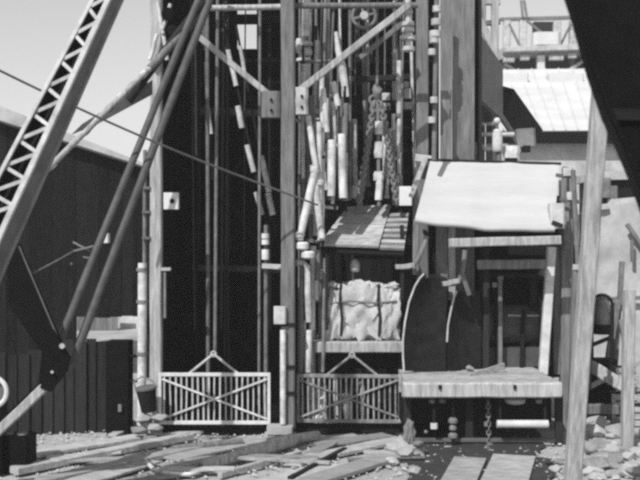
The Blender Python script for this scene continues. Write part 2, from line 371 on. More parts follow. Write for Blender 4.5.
for (x0, y0_, x1, y1_, m) in ((296, 121, 326, 119, 'pipe_pale'), (300, 167, 350, 164, 'pipe_mid'), (298, 205, 338, 208, 'pipe_pale'), (296, 240, 322, 242, 'pipe_mid'), (318, 140, 350, 142, 'pipe_mid'), (300, 62, 330, 61, 'pipe_mid'), (300, 300, 326, 301, 'pipe_mid'), (300, 341, 322, 341, 'pipe_pale')):
    pip(x0, y0_, x1, y1_, 20.35, 20.35, 3.6, m, 'cross_pipe', PC)
for (x, ya, yz, Y, ww, m) in ((302, 250, 372, 20.05, 5, 'pipe_mid'), (313, 246, 330, 20.2, 6, 'pipe_pale'), (318, 250, 300, 20.1, 5, 'pipe_mid'), (324, 258, 372, 20.2, 3.5, 'pipe_mid'), (309, 330, 372, 20.05, 7, 'pipe_pale'), (303, 320, 360, 20.2, 7, 'pipe_pale')):
    pip(x, ya, x-1, yz, Y, Y, ww, m, 'pipe', PC, seg=4, jit=.006)
mb = MB().sweep([P(336, 32, 20.8), P(338, 50, 20.8), P(342, 66, 20.8), P(344, 82, 20.8), P(347, 97, 20.8)], [(math.cos(a*.63), math.sin(a*.63)) for a in range(10)], scales=[.04, .06, .085, .085, .05]); mb.build('bent_pipe', 'pipe_pale', PC)
mb = MB().path([P(296, 263, 19.95), P(303, 263, 20), P(307, 267, 20), P(307.5, 290, 20), P(309, 322, 20)], .065, 10); mb.build('elbow_pipe', 'pipe_pale', PC)
for (x, y, r, h, Y) in ((307, 44, .12, .1, 20.6), (307, 52, .11, .16, 20.6), (299, 46, .07, .3, 20.6), (300, 60, .08, .08, 20.6), (318, 112, .1, .12, 20.6), (328, 96, .09, .1, 20.7), (336, 108, .09, .12, 20.8), (314, 170, .08, .12, 19.8), (320, 183, .08, .12, 19.85), (302, 246, .14, .16, 19.8), (308, 255, .14, .16, 19.8), (298, 235, .12, .12, 19.8), (321, 274, .08, .2, 20.4), (317, 290, .09, .3, 20.4), (305, 338, .12, .06, 20.3), (306, 350, .13, .05, 20.3), (331, 190, .1, .14, 21), (329, 425, .1, .2, 20.4), (318, 420, .12, .22, 20.4)):
    c = P(x, y, Y); MB().lathe(c-Vector((0, 0, h/2)), [(r*.7, 0), (r, h*.2), (r, h*.8), (r*.7, h)], 12).build('coupling', 'pipe_pale', PC)

# bracketed pipes either side of the right post
R = thing('flanged_pipe', 'pale flanged pipe left of the post beside the wide boarded column', 'pipe', P(408, 55, 20.1))
pip(408, -20, 408, 50, 20.1, 20.1, 6, 'pipe_pale', 'pipe', R)
for (y, r) in ((12, .1), (24, .13), (30, .13), (38, .16), (49, .14)): MB().tube(P(408, y-2, 20.1), P(408, y+2, 20.1), r).build('flange', 'paint_pale', R)
R = thing('flanged_pipe', 'flanged pipe squeezed between the right post and the wide boarded column', 'pipe', P(434, 160, 20.4))
pip(437, -20, 434, 160, 20.4, 20.4, 5, 'pipe_mid', 'pipe', R)
for (x, y, r) in ((437, 9, .09), (436, 22, .1), (435, 34, .12), (434, 40, .1), (432, 52, .08), (434, 100, .08), (432, 120, .08)): MB().tube(P(x, y-3, 20.3), P(x, y+3, 20.3), r).build('flange', 'paint_pale', R)
for (x, y) in ((408, 96), (408, 108), (386, 98), (386, 110)):
    pass
RB = thing('rail_bracket', 'pairs of pale brackets on the girt above the chain sling', 'bracket', P(398, 115, 21.8))
for (x, y, ww, hh) in ((386, 97, 8, 7), (386, 107, 8, 7), (407, 94, 8, 10), (408, 106, 10, 7), (406, 85, 6, 6)):
    MB().box(P(x, y, 21.7), (ww*.0217, .2, hh*.0217), .15).build('bracket', 'paint_pale', RB)

# spoked wheel at the top
WH = thing('sheave_wheel', 'spoked sheave wheel high under the headframe cross beam', 'wheel', P(364, 30, 20.3))
c = P(364, 16, 20.3)
MB().ring(c, .235, .035).build('rim', 'pipe_mid', WH); MB().tube(c-Vector((0, .09, 0)), c+Vector((0, .09, 0)), .085).build('hub', 'paint_pale', WH)
for k in range(4):
    A = math.pi/2*k+.25; d = Vector((math.cos(A), 0, math.sin(A))); MB().bar(c+d*.06, c+d*.22, .05, .05).build('spoke', 'pipe_mid', WH)
MB().bar(c+Vector((0, .12, -.3)), c+Vector((0, .12, .6)), .1, .06).build('hanger', 'timber_dark', WH)

# ------------------------------------------------------------------ chain sling
CS = thing('chain_sling', 'heavy two legged chain sling hanging over the cage roof', 'chain', P(377, 190, 21.6))
YC = 20.9
pip(377, 30, 377, 84, YC, YC, 3, 'rope', 'rope', CS)
MB().lump(P(377, 92, YC), (.1, .1, .15), .3, 3).build('swivel', 'chain', CS); MB().ring(P(377, 83, YC), .08, .03, 'X').build('shackle', 'chain', CS); MB().ring(P(374, 100, YC), .09, .03).build('shackle', 'chain', CS)
MB().ring(P(377, 106, YC), .11, .035).build('shackle', 'chain', CS)
def chain(p0, p1, r, wire, par):
    p0 = Vector(p0); p1 = Vector(p1); d = p1-p0; L = d.length; t = d.normalized(); n = max(2, int(L/(r*1.55)))
    s1 = t.cross(Vector((0, 1, 0))).normalized(); s2 = t.cross(s1).normalized(); mb = MB()
    for i in range(n):
        c = p0+d*((i+.5)/n); sd = s1 if i % 2 else s2; N = 12; pts = []
        for k in range(N+1):
            A = 2*math.pi*k/N; pts.append(c+t*(r*1.15*math.cos(A))+sd*(r*.75*math.sin(A)))
        mb.path(pts, wire, 6)
    return mb.build('chain', 'chain', par)
for (x0, y0_, x1, y1_) in ((374, 103, 358, 206), (381, 103, 397, 204)):
    chain(P(x0, y0_, YC), P(x1, y1_, YC), .055, .032, CS); chain(P(x0+1, y0_, YC+.05), P(x1+1.5, y1_, YC+.05), .05, .028, CS)
pip(378, 104, 379, 206, YC, YC, 4, 'chain', 'spreader_rod', CS)
for (y, w_, h_) in ((128, 8, 13), (150, 9, 16), (176, 10, 9), (190, 7, 20)): MB().bar(P(379, y+h_/2, YC), P(379, y-h_/2, YC), w_*.0209, .16, seg=3, jit=.012, ch=.25).build('block', 'pipe_pale', CS)

# ------------------------------------------------------------------ hoist cage behind the right gate
CG = thing('hoist_cage', 'hoist cage with a sloping plank roof behind the right gate', 'cage', P(360, 425, 21.5))
def quad(a, b, c, d, u0, u1, v0, v1):
    def L(u, v): return a.lerp(b, u).lerp(d.lerp(c, u), v)
    return [L(u0, v0), L(u1, v0), L(u1, v1), L(u0, v1)]
a, b, c, d = P(347, 206, 21.5), P(410, 203, 21.5), P(404, 250, 20.25), P(319, 247, 20.25)
for i in range(4):
    v0 = i/4+.015; v1 = (i+1)/4-.01
    q = quad(a, b, c, d, 0.0+.01*random.random(), .70, v0, v1); MB().plate([p+Vector((0, 0, .02*i)) for p in q], (0, .02, -.05)).build('roof_plank', 'board_pale', CG)
for i in range(7):
    v0 = .2+i*.8/7+.03; v1 = .2+(i+1)*.8/7-.025
    q = quad(a, b, c, d, .71, 1.0, v0, v1); MB().plate([p+Vector((0, 0, .01)) for p in q], (0, .02, -.05)).build('roof_slat', 'board_pale' if i % 2 else 'board_grey', CG)
MB().plate([p-Vector((0, 0, .1)) for p in (a, b, c, d)], (0, .02, -.03)).build('roof_lining', 'timber_black', CG)
for (x, Y) in ((323, 20.6), (402, 20.6), (327, 21.9), (399, 21.9)): post(x-2, x+2, 225, 350, Y, 'timber_dark', 'corner_post', par=CG, seg=3)
MB().bar(P(352, 250, 20.7), P(353, 285, 20.7), .05).build('lamp_hanger', 'steel_grey', CG); MB().lathe(P(355, 272, 20.6), [(.06, 0), (.1, .05), (.1, .18), (.05, .26)], 12).build('lamp', 'paint_pale', CG)
y0 = P(0, 341, 20.4).z; xm = P(360, 0, 20.6).x
MB().bar(P(315, 347, 20.3), P(402, 347, 20.3), .22, .2, hint=Vector((0, 1, 0)), seg=5, jit=.006).build('platform_beam', 'timber_pale', CG)
for i in range(6): MB().box((xm, 20.42+i*.26+.12, y0-.03), (1.78, .245, .06)).build('platform_plank', 'timber_mid', CG)
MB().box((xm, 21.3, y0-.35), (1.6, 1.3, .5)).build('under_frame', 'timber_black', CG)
for x in (322, 396): post(x-2, x+2, 352, 432, 20.9, 'timber_dark', 'foot', par=CG, seg=2)
LD = thing('canvas_bundle', 'lumpy pale canvas bundle tied with ropes on the cage platform', 'bundle', (xm, 20.75, y0))
YB = 20.75
for (x0, x1, yt_) in ((329, 346, 289), (343, 379, 283), (375, 399, 287)):
    pz = P((x0+x1)/2, yt_, YB); h = pz.z-y0-.01
    MB().lump((pz.x, YB, y0+.01+h/2), ((x1-x0)*.0206*.56, .36, h*.53), .2, 4, 3.0, .75).build('canvas_fold', 'canvas', LD)
for x in (341, 379):
    MB().path([P(x, 284, 20.42), P(x-1, 300, 20.36), P(x+1, 318, 20.36), P(x, 336, 20.4)], .028, 6).build('rope', 'timber_dark', LD)
MB().path([P(331, 303, 20.4), P(350, 301, 20.35), P(375, 303, 20.35), P(397, 301, 20.4)], .018, 6).build('rope', 'rope', LD)
for i in range(9): MB().lump(P(333+i*7.6+random.uniform(-2, 2), 286+random.uniform(-2, 3), 20.6), (.11, .14, .07), .4, 3, 2.4).build('canvas_fold', 'canvas', LD)

# ------------------------------------------------------------------ safety gates
def gate(label, x0, x1, y0, y1, Y, apex, n, lean=0, mr='paint_white', mb_='paint_pale'):
    t = thing('safety_gate', label, 'gate', P((x0+x1)/2, y1, Y), 'safety gates across the shaft mouths')
    k = Y/F
    MB().bar(P(x0, y0+1.5, Y), P(x1, y0+1.5+lean, Y), 3.6*k, .05).build('rail', mr, t)
    MB().bar(P(x0, y1-1.5, Y), P(x1, y1-1.5+lean, Y), 3.6*k, .05).build('rail', mr, t)
    for x in (x0+1, x1-1): MB().bar(P(x, y0, Y-.003), P(x, y1, Y-.003), 3*k, .056).build('stile', mr, t)
    for i in range(1, n):
        x = x0+(x1-x0)*i/n; MB().bar(P(x, y0+3.3+lean*i/n, Y), P(x+random.uniform(-.5, .5), y1-3.3+lean*i/n, Y), random.uniform(1.4, 1.9)*k, .02, seg=4, jit=.004).build('bar', mb_, t)
    MB().bar(P(x0+3, y0+6, Y-.03), P(x1-3, y1-5, Y-.03), 2*k, .015).build('diagonal_brace', mr, t)
    MB().bar(P(x0+3, y1-5, Y-.05), P(x1-3, y0+6, Y-.05), 2*k, .015).build('diagonal_brace', mr, t)
    ax, ay = apex
    for dx in (-25, 25): MB().tube(P(ax, ay, Y+.02), P(ax+dx, y0+1, Y+.02), 1.3*k, n=8).build('bridle', mb_, t)
    MB().ring(P(ax, ay, Y+.02), .05, .018).build('bridle_ring', mb_, t)
gate('white barred safety gate under the bridle, left of the middle post', 159, 270, 373, 424, 19.9, (213.5, 354), 20)
gate('white barred safety gate in front of the hoist cage', 297, 401, 374, 422, 19.95, (352, 355), 19, 1.0, 'gate_worn', 'gate_worn')
for (x, y0_, y1_, ww, lab) in ((322, 388, 430, 8, 'stubby pale pipe behind the left end of the right gate'), (335, 378, 432, 5, 'thin pale pipe behind the right gate, second from its left end'), (347, 396, 430, 9, 'short thick pale pipe behind the middle of the right gate'), (362, 384, 432, 5, 'thin pale pipe right of the middle behind the right gate')):
    t = thing('stub_pipe', lab, 'pipe', P(x, y1_, 20.5)); pip(x, y0_, x+2, y1_, 20.5, 20.5, ww, 'pipe_pale', 'pipe', t, seg=4, jit=.01); MB().lump(P(x, y0_, 20.5), (ww*.013, ww*.013, .06), .3, 2).build('cap', 'pipe_mid', t)
# sill timber under the gates
MB().bar((P(160, 0, 20.1).x, 20.15, .1), (P(400, 0, 20.1).x, 20.15, .1), .2, .22, seg=8, jit=.008).build('sill', 'timber_black', HF)
for (x0, y0, x1, y1) in ((268, 420, 262, 436), (301, 372, 292, 418), (306, 380, 298, 410)):
    pass

# ------------------------------------------------------------------ loading bay with the white awning
LB = thing('loading_bay', 'raised loading bay under a broad white awning', 'loading bay', (3, 19, 0))
YL = 18.6
zt = P(0, 383, YL).z; zbm = P(0, 398, YL).z
xa, xb = P(403, 0, YL).x, P(562, 0, YL).x
MB().bar((xa, YL+.15, (zt+zbm)/2), (xb, YL+.15, (zt+zbm)/2), zt-zbm, .3, hint=Vector((0, 1, 0)), seg=8, jit=.006).build('front_sill', 'timber_pale', LB)
for i in range(8):
    yy = YL+.33+i*.3; MB().box(((xa+xb)/2+.02, yy+.14, zt-.05+.012*(i % 2)), (xb-xa-.1, .275, .08)).build('deck_plank', 'board_pale', LB)
for x in (440, 515): MB().tube(P(x, 385, YL-.02), P(x, 389, YL-.02), .03, n=8).build('bolt', 'steel_dark', LB)
# awning, sagging at the lower edge
N, K = 24, 10; a, b, c, d = P(430, 161, 20.9), P(559, 165, 20.9), P(554, 227, 19.7), P(415, 217, 19.7)
vs = []; fs = []
for j in range(K+1):
    for i in range(N+1):
        u = i/N; v = j/K; p = a.lerp(b, u).lerp(d.lerp(c, u), v)
        p = p+Vector((0, 0, -.012*v**3*abs(math.sin(u*7+.6))+.03*noise.noise(Vector((u*4, v*1.5, 7)))-.07*math.sin(math.pi*u)*v+.012*noise.noise(Vector((u*9, v*3, 1)))-.05*math.sin(math.pi*v))); vs.append(p)
for j in range(K):
    for i in range(N): q = j*(N+1)+i; fs.append((q, q+1, q+N+2, q+N+1))
nv = len(vs); full = vs+[p+Vector((0, .012, -.02)) for p in vs]
fs2 = fs+[tuple(i+nv for i in reversed(f)) for f in fs]
edge = [j for j in range(N+1)]+[(N+1)*j+N for j in range(1, K+1)]+[(N+1)*K+i for i in range(N-1, -1, -1)]+[(N+1)*j for j in range(K-1, 0, -1)]
for i in range(len(edge)):
    p, q = edge[i], edge[(i+1) % len(edge)]; fs2.append((p, q, q+nv, p+nv))
aw = MB().add(full, fs2).build('awning', 'sheet_white', LB, smooth=50)
MB().path([vs[K*(N+1)+i]+Vector((0, -.02, -.03)) for i in range(N+1)], .055, 10).build('rolled_hem', 'sheet_white', aw)
MB().bar(a+Vector((-.05, .04, .03)), b+Vector((.05, .04, .03)), .05, .07).build('ridge_rail', 'timber_dark', aw)
MB().bar(P(415, 158, 21.05), P(432, 160, 21.05), .16, .16).build('awning_bracket', 'paint_pale', LB)
MB().bar(P(424, 162, 21), P(411, 196, 19.9), .1, .1).build('awning_arm', 'timber_pale', LB); MB().bar(P(565, 168, 21), P(566, 250, 20.2), .12, .12).build('awning_arm', 'timber_mid', LB)
# beams and posts
tim(449, 243, 560, 240, 19.5, 19.5, 9, 'timber_pale', 'lintel', LB); tim(478, 265, 546, 264, 20.0, 20.0, 9, 'timber_mid', 'roller', LB); 
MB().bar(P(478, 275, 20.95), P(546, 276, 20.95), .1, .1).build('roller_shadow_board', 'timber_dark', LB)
tim(551.5, 247, 543, 374, 20.3, 20.3, 8.5, 'paint_white', 'post', LB); post(554, 561, 247, 374, 20.75, 'timber_mid', par=LB); post(560, 572, 180, 440, 20.7, 'timber_mid', par=LB); post(436, 446.5, 222, 300, 20.5, 'timber_mid', par=LB, depth=.08); post(448, 455, 224, 300, 20.6, 'timber_pale', par=LB, depth=.1)
post(413, 419, 180, 275, 20.2, 'timber_mid', par=LB)
MB().box(P(556, 216, 19.9), (.28, .3, .5), .1).build('corner_block', 'paint_pale', LB)
tim(552, 222, 562, 226, 19.75, 19.75, 4, 'timber_dark', 'strap', LB); 
tim(540, 275, 548, 262, 20.6, 20.6, 5, 'timber_mid', 'knee', LB)
# black fill behind, put in for shade under the awning, dark machinery inside
MB().box(((P(425, 0, 22.6).x+P(572, 0, 22.6).x)/2, 22.6, 2.85), (3.4, .06, 4.1)).build('shade_fill_board', 'timber_black', LB)  # black sheet painted in as the shade behind and under the awning
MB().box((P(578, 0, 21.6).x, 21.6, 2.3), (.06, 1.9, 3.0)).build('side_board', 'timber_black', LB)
# underneath
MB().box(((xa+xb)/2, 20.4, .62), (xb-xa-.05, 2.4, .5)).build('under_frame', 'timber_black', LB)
MB().bar((xa+.05, 19.0, .1), (xb-.05, 19.0, .1), .07, .1, hint=Vector((0, 1, 0))).build('base_rail', 'steel_grey', LB)
for x in (408, 470, 560): MB().bar((P(x, 0, 19).x, 19.1, 0), (P(x, 0, 19).x, 19.1, zbm), .14, .14).build('leg', 'timber_dark', LB)
WN = thing('hoist_winch', 'dark winch drum standing in the shade under the awning', 'winch', (P(510, 0, 21.3).x, 21.4, zt))
cx = P(512, 0, 21.4).x; cz = zt+.85
MB().tube((cx-.55, 21.4, cz), (cx+.5, 21.4, cz), .42, n=20).build('drum', 'steel_leg', WN)
for s in (-.6, .55): MB().tube((cx+s-.03, 21.4, cz), (cx+s+.03, 21.4, cz), .62, n=24).build('drum_flange', 'steel_leg', WN)
MB().box((cx, 21.4, zt+.2), (1.5, .8, .4)).build('bed', 'steel_leg', WN)
MB().bar((cx-.4, 20.9, zt), (cx-.45, 20.95, zt+1.7), .07).build('lever', 'steel_dark', WN); MB().box((cx-.45, 20.95, zt+1.72), (.1, .08, .1), .2).build('lever_knob', 'paint_pale', WN)
MB().bar((cx+.1, 20.9, zt), (cx+.15, 20.95, zt+1.2), .07).build('lever', 'steel_dark', WN)
for (x, y0_, y1_, Y, ww, m, lab) in ((486, 250, 368, 20.6, 6, 'timber_dark', 'dark upright prop inside the bay beside the shorter plate'), (533, 272, 370, 21.2, 7, 'timber_dark', 'dark upright prop inside the bay near the white slanting post'), (500, 278, 372, 20.8, 4, 'pipe_mid', 'thin grey pipe standing inside the bay before the winch')):
    t = thing('prop', lab, 'prop', P(x, y1_, Y)); post(x-ww/2, x+ww/2, y0_, y1_, Y, m, 'shaft', par=t, seg=4); MB().box(P(x, y0_, Y), (ww*.03, .14, .08)).build('head', m, t)
# curved dark plates on the deck
def shield(label, outline, Y, lit):
    t = thing('steel_shield', label, 'steel plate', P(outline[0][0], outline[-1][1], Y), 'curved plates on the loading bay')
    n = 14; L = []; Rr = []
    vs = []; fs = []
    cols = 8
    for (xl, xr, y) in outline:
        for i in range(cols+1):
            u = i/cols; x = xl+(xr-xl)*u; bow = .35*(1-(1-u)**2); vs.append(P(x, y, Y+bow)-Vector((0, 0, 0)))
    rows = len(outline)
    for j in range(rows-1):
        for i in range(cols): q = j*(cols+1)+i; fs.append((q, q+1, q+cols+2, q+cols+1))
    nv = len(vs); th = Vector((.03, .05, 0)); e = [(cols+1)*j for j in range(rows)]
    allv = vs+[p+th for p in vs]; f2 = fs+[tuple(i+nv for i in reversed(f)) for f in fs]
    per = list(range(cols+1))+[(cols+1)*j+cols for j in range(1, rows)]+[(cols+1)*(rows-1)+i for i in range(cols-1, -1, -1)]+[(cols+1)*j for j in range(rows-2, 0, -1)]
    for i in range(len(per)): p, q = per[i], per[(i+1) % len(per)]; f2.append((p, q, q+nv, p+nv))
    MB().add(allv, f2).build('plate', 'shield', t)
    MB().path([vs[i] for i in e[:lit]], .02, 8).build('rim', 'paint_pale', t)  # pale strip painted in for the sunlit left edge of the plate
    for j in range(1, rows): MB().tube(vs[e[j]+2]-Vector((0, .03, 0)), vs[e[j]+2]+Vector((0, .01, 0)), .02, n=8).build('rivet', 'steel_dark', t)
def ol(pts): return pts
shield('dark curved steel plate at the left end of the loading bay, the taller one', [(424, 434, 274), (420, 446, 278), (415, 447, 286), (409, 447, 302), (405, 446, 322), (403, 446, 340), (403, 446, 356), (404, 446, 371)], 19.9, 8)
shield('dark curved steel plate beside the winch, the shorter one', [(457, 478, 291), (454, 480, 297), (451, 481, 310), (448, 481, 325), (447, 481, 342), (447, 481, 371)], 20.2, 5)
for (lab, pts) in (('pale bent lever above the taller curved plate', [(398, 267), (408, 267.5), (414, 265), (419, 257), (424, 246), (427, 236)]),
                   ('pale bent lever above the shorter curved plate', [(445, 284), (453, 284), (459, 281), (462, 274), (464, 262), (465, 250)])):
    q = [P(x, y, 19.95) for x, y in pts]
    t = thing('bent_lever', lab, 'lever', q[0]); MB().path(q, .05, 8).build('lever_arm', 'timber_mid', t)
    MB().bar(q[0]+Vector((-.05, 0, 0)), q[2], .09, .2, seg=3, jit=.01).build('hand_rest', 'timber_pale', t)
    MB().bar(q[-1], q[-1]+Vector((.0, .5, .1)), .07).build('pivot', 'steel_dark', t); MB().bar(q[3], q[3]+Vector((.16, .1, -.42)), .09, .05).build('link', 'pipe_mid', t)
solo('lath', MB().bar(P(470, 377, 19.6), P(504, 366, 20.2), .13, .05), 'board_pale', 'loose pale lath lying across the bay deck', 'lath', P(470, 377, 19.6))
MB_ = MB().rock((P(470, 0, 20.3).x, 20.3, zt+.06), (.1, .09, .07)); solo('stone', MB_, 'stone', 'pale lump lying on the bay deck before the dark plates', 'stone', P(470, 364, 20.3))
# running gear under the bay
UG = thing('axle_beam', 'long pale bar glinting in the dark under the loading bay', 'beam', P(522, 428, 19.2))
MB().tube(P(497, 424, 18.75), P(548, 424, 18.75), .075).build('bar', 'paint_white', UG)
for x in (500, 545): MB().bar(P(x, 424, 18.8), P(x, 400, 18.8), .05).build('hanger', 'steel_dark', UG)
solo('pan', MB().lathe(P(515, 404, 18.95), [(.12, 0), (.19, .03), (.2, .1), (.14, .12)], 16), 'paint_pale', 'shallow pale pan hung under the middle of the bay sill', 'pan', P(515, 404, 18.95))
SP = thing('spool_insulator', 'pair of stacked pale spools under the left half of the loading bay', 'insulator', P(453, 440, 19.1))
for (y, r) in ((421, .09), (428, .07), (436, .09)): MB().lathe(P(453, y+3, 18.8), [(r*.6, 0), (r, .03), (r, .08), (r*.6, .12)], 14).build('spool', 'pipe_mid', SP)
pip(453, 398, 453, 445, 18.8, 18.8, 2, 'steel_dark', 'stem', SP)
HK = thing('hook_chain', 'short dark chain with pale knobs hanging under the bay sill', 'chain', P(490, 450, 19.0))
chain(P(488, 400, 18.95), P(489, 448, 18.95), .05, .014, HK)
for (x, y) in ((486, 424), (486, 448), (491, 446)): MB().box(P(x, y, 18.9), (.07, .06, .08), .2).build('knob', 'pipe_mid', HK)
CP = thing('coupling_lug', 'pale rounded lug in the dark under the left end of the bay', 'lug', P(435, 428, 19.1))
MB().box(P(434, 426, 18.8), (.13, .1, .1), .25).build('lug', 'pipe_pale', CP); MB().lump(P(426, 432, 19.1), (.04, .04, .04), .2).build('pin', 'pipe_mid', CP); MB().bar(P(434, 426, 18.85), P(434, 400, 18.85), .05).build('stem', 'steel_dark', CP)
for (x, lab) in ((432, 'small pale shackle under the left of the bay sill'), (442, 'second small pale shackle under the left of the bay sill'), (539, 'small pale shackle near the right end of the bay sill')):
    solo('shackle', MB().lump(P(x, 401, 18.75), (.07, .06, .05), .4, 2), 'pipe_mid', lab, 'shackle', P(x, 401, 18.85))

# ------------------------------------------------------------------ fittings behind the awning
VF = thing('valve', 'pale valve with ball topped stem and side pipes above the awning', 'valve', P(497, 165, 21.8))
Yv = 21.8
MB().lathe(P(497, 152, Yv), [(.1, 0), (.13, .05), (.12, .3), (.1, .45), (.05, .5)], 14).build('body', 'pipe_pale', VF)
MB().tube(P(477, 134.5, Yv), P(514, 134.5, Yv), .05).build('side_pipe', 'pipe_pale', VF); MB().tube(P(497, 134, Yv), P(497, 122, Yv), .03).build('stem', 'pipe_mid', VF)
MB().lump(P(497, 121, Yv), (.075, .075, .075), .03, 3).build('ball', 'paint_white', VF)
pip(499, 150, 499, 200, Yv, Yv, 5, 'pipe_mid', 'riser', VF); MB().tube(P(483, 149, Yv), P(492, 149, Yv), .05).build('side_pipe', 'pipe_pale', VF)
solo('canister', MB().lathe(P(474, 168, 21.7), [(.13, 0), (.16, .12), (.17, .3), (.15, .5), (.1, .56)], 16), 'pipe_pale', 'pale round topped canister behind the left part of the awning', 'canister', P(474, 168, 21.7))
KX = thing('motor_box', 'grey weathered motor box behind the right half of the awning', 'motor', P(523, 168, 22))
MB().bar(P(526, 147, 22), P(525, 129, 22), .42, .3, seg=3, jit=.015, ch=.2).build('housing', 'steel_mid', KX); MB().bar(P(512, 160, 21.8), P(512, 146, 21.8), .3, .3, seg=3, jit=.02, ch=.25).build('base_casting', 'pipe_pale', KX)
MB().box(P(526, 149, 21.9), (.16, .2, .14)).build('outlet', 'steel_dark', KX); MB().box(P(511, 160, 21.7), (.24, .2, .08)).build('tray', 'steel_dark', KX)
MB().box(P(520, 180, 22), (1.2, .5, .5)).build('stand', 'timber_mid', KX)
for (x, y, lab) in ((568, 172, 'upper'), (572, 196, 'lower')):
    t = thing('lamp_bracket', 'pale knobbed bracket at the right edge of the awning, the %s one' % lab, 'bracket', P(x, y, 20))
    MB().box(P(x, y, 20), (.2, .16, .16), .25).build('knob', 'pipe_pale', t); MB().bar(P(x-12, y+3, 20), P(x+8, y+6, 20), .07).build('arm', 'steel_grey', t); MB().bar(P(x, y, 20), P(x, y+22, 20.4), .05).build('stem', 'pipe_mid', t)

WB = thing('meter_box', 'small white box on the post at the left corner of the awning', 'box', P(405, 205, 20))
MB().box(P(405.5, 196, 20), (.25, .16, .38), .12).build('case', 'paint_white', WB); MB().bar(P(411, 196, 20.1), P(416, 196, 20.3), .06).build('bracket', 'steel_grey', WB)
# inclined chute leaving the headframe to the right
CH = thing('inclined_chute', 'grey boarded chute slanting down behind the boarded column', 'chute', P(505, 100, 24))
a, b, c, d = P(472, 22, 22), P(503, 66, 24), P(503, 116, 24), P(472, 88, 22)
MB().plate([a, b, c, d], (.05, .5, 0)).build('upper_panel', 'steel_grey', CH)
a, b, c, d, e, f = P(503.3, 86, 24.2), P(514, 89, 24.4), P(543, 130, 27), P(537, 143, 27), P(519, 141, 25.5), P(503.3, 118, 24.2)
MB().plate([a, b, c, d, e, f], (.05, .5, 0)).build('lower_panel', 'steel_dark', CH)
MB().plate([P(472, 87, 21.95), P(503, 114, 23.9), P(520, 140, 25.3), P(517, 142, 25.3), P(501, 118, 23.9), P(472, 91, 21.95)], (.05, .45, 0)).build('bottom_flange', 'steel_mid', CH)
LT = thing('timber_bent', 'pale timber trestle legs rising behind the boarded column', 'trestle', P(490, 200, 26))
for (x0, y0, x1, y1, ww, m) in ((483, -10, 482, 60, 6, 'timber_pale'), (495, -10, 494, 300, 7, 'timber_pale'), (478, 20, 500, 60, 8, 'timber_pale'), (480, 90, 492, 135, 6, 'timber_mid'), (489, 95, 489, 300, 6, 'timber_mid'), (478, 2, 500, 2, 6, 'timber_pale'), (478, 24, 500, 22, 5, 'timber_mid'), (482, 60, 481, 300, 6, 'timber_mid')):
    tim(x0, y0, x1, y1, 26, 26, ww, m, 'leg' if abs(x0-x1) < 3 else 'brace', LT)

# ------------------------------------------------------------------ far buildings on the right
FB = thing('long_shed', 'long pale roofed shed in the distance right of the chute', 'shed', (13, 45, 0))
a, b, c, d = P(478, 70, 62), P(760, 66, 62), P(760, 129, 45), P(505, 131, 45)
MB().plate([a, b, c, d], (0, .05, -.06)).build('roof', 'roof_pale', FB)
for i in range(22):
    u = i/21; p0 = a.lerp(b, u); p1 = d.lerp(c, u); MB().bar(p0+Vector((0, 0, .03)), p1+Vector((0, 0, .03)), .07, .07).build('roof_seam', 'roof_pale', FB)
ze = P(0, 142, 45.4).z
MB().plate([P(500, 131.2, 45.02), P(760, 129.5, 45.02), P(760, 143, 45.2), P(500, 143, 45.2)], (0, .3, 0)).build('eave_shade_band', 'iron_black', FB)  # black strip standing in for the shadow under the eave
MB().plate([P(496, 143.2, 45.8), P(760, 143.2, 45.8), Vector((P(760, 0, 45.8).x, 45.8, 0)), Vector((P(496, 0, 45.8).x, 45.8, 0))], (0, .4, 0)).build('wall', 'concrete', FB)
for i in (): MB().plate([P(520+i*26, 148, 45.75), P(533+i*26, 148, 45.75), P(533+i*26, 160, 45.75), P(520+i*26, 160, 45.75)], (0, .05, 0)).build('window', 'steel_grey', FB)
TR = thing('trestle', 'high pale timber trestle with hopper far off above the shed roof', 'trestle', (14, 63, 0)); Yt = 63.5
def tb(x0, y0, x1, y1, wv, m, name, dy=0, d=None): return MB().bar(P(x0, y0, Yt+dy), P(x1, y1, Yt+dy), wv*Yt/F, d or wv*Yt/F, hint=Vector((0, 1, 0))).build(name, m, TR)
tb(500, 19.5, 595, 17, 3.5, 'timber_mid', 'top_beam'); tb(500, 53, 596, 50, 5.5, 'paint_pale', 'deck', d=2.5)
for x in (507, 523, 557, 573, 590): tb(x, 21, x-.5, 51, 7, 'paint_pale', 'post')
for (x0, y0, x1, y1) in ((509, 24, 521, 48), (559, 48, 571, 24), (526, 20, 543, 34), (521, 0, 523, 18), (524, 0, 527, 18)): tb(x0, y0, x1, y1, 2.2, 'timber_mid', 'brace', -.2)
MB().box(P(546, 40, Yt-.3), (1.75, 1.2, .8), .2).build('hopper', 'roof_pale', TR); MB().box(P(543, 28, Yt+1.5), (1.3, .6, .7)).build('hood', 'timber_dark', TR)
MB().plate([P(500, 57, Yt+1.2), P(600, 54, Yt+1.2), P(600, 80, Yt+1.2), P(500, 80, Yt+1.2)], (0, .3, 0)).build('deck_shade_sheet', 'timber_dark', TR)  # dark sheet standing in for the shade under the trestle deck
for (x0, y0, x1, y1) in ((503, 60, 514, 60), (520, 58, 529, 58), (549, 58, 563, 58), (568, 56, 576, 56)): tb(x0, y0, x1, y1, 5, 'timber_pale', 'joist_end', -.8)
tb(540.5, 56, 541, 110, 7.5, 'paint_white', 'post', -.5); tb(540, 76, 532, 90, 2, 'timber_mid', 'brace', -.5); tb(563, 74, 588, 58, 3, 'timber_pale', 'brace', -.5); tb(505, 64, 520, 74, 3, 'timber_pale', 'brace', -.5)
for x in (505, 572, 592): tb(x, 54, x, 175, 4, 'timber_mid', 'post', .6)
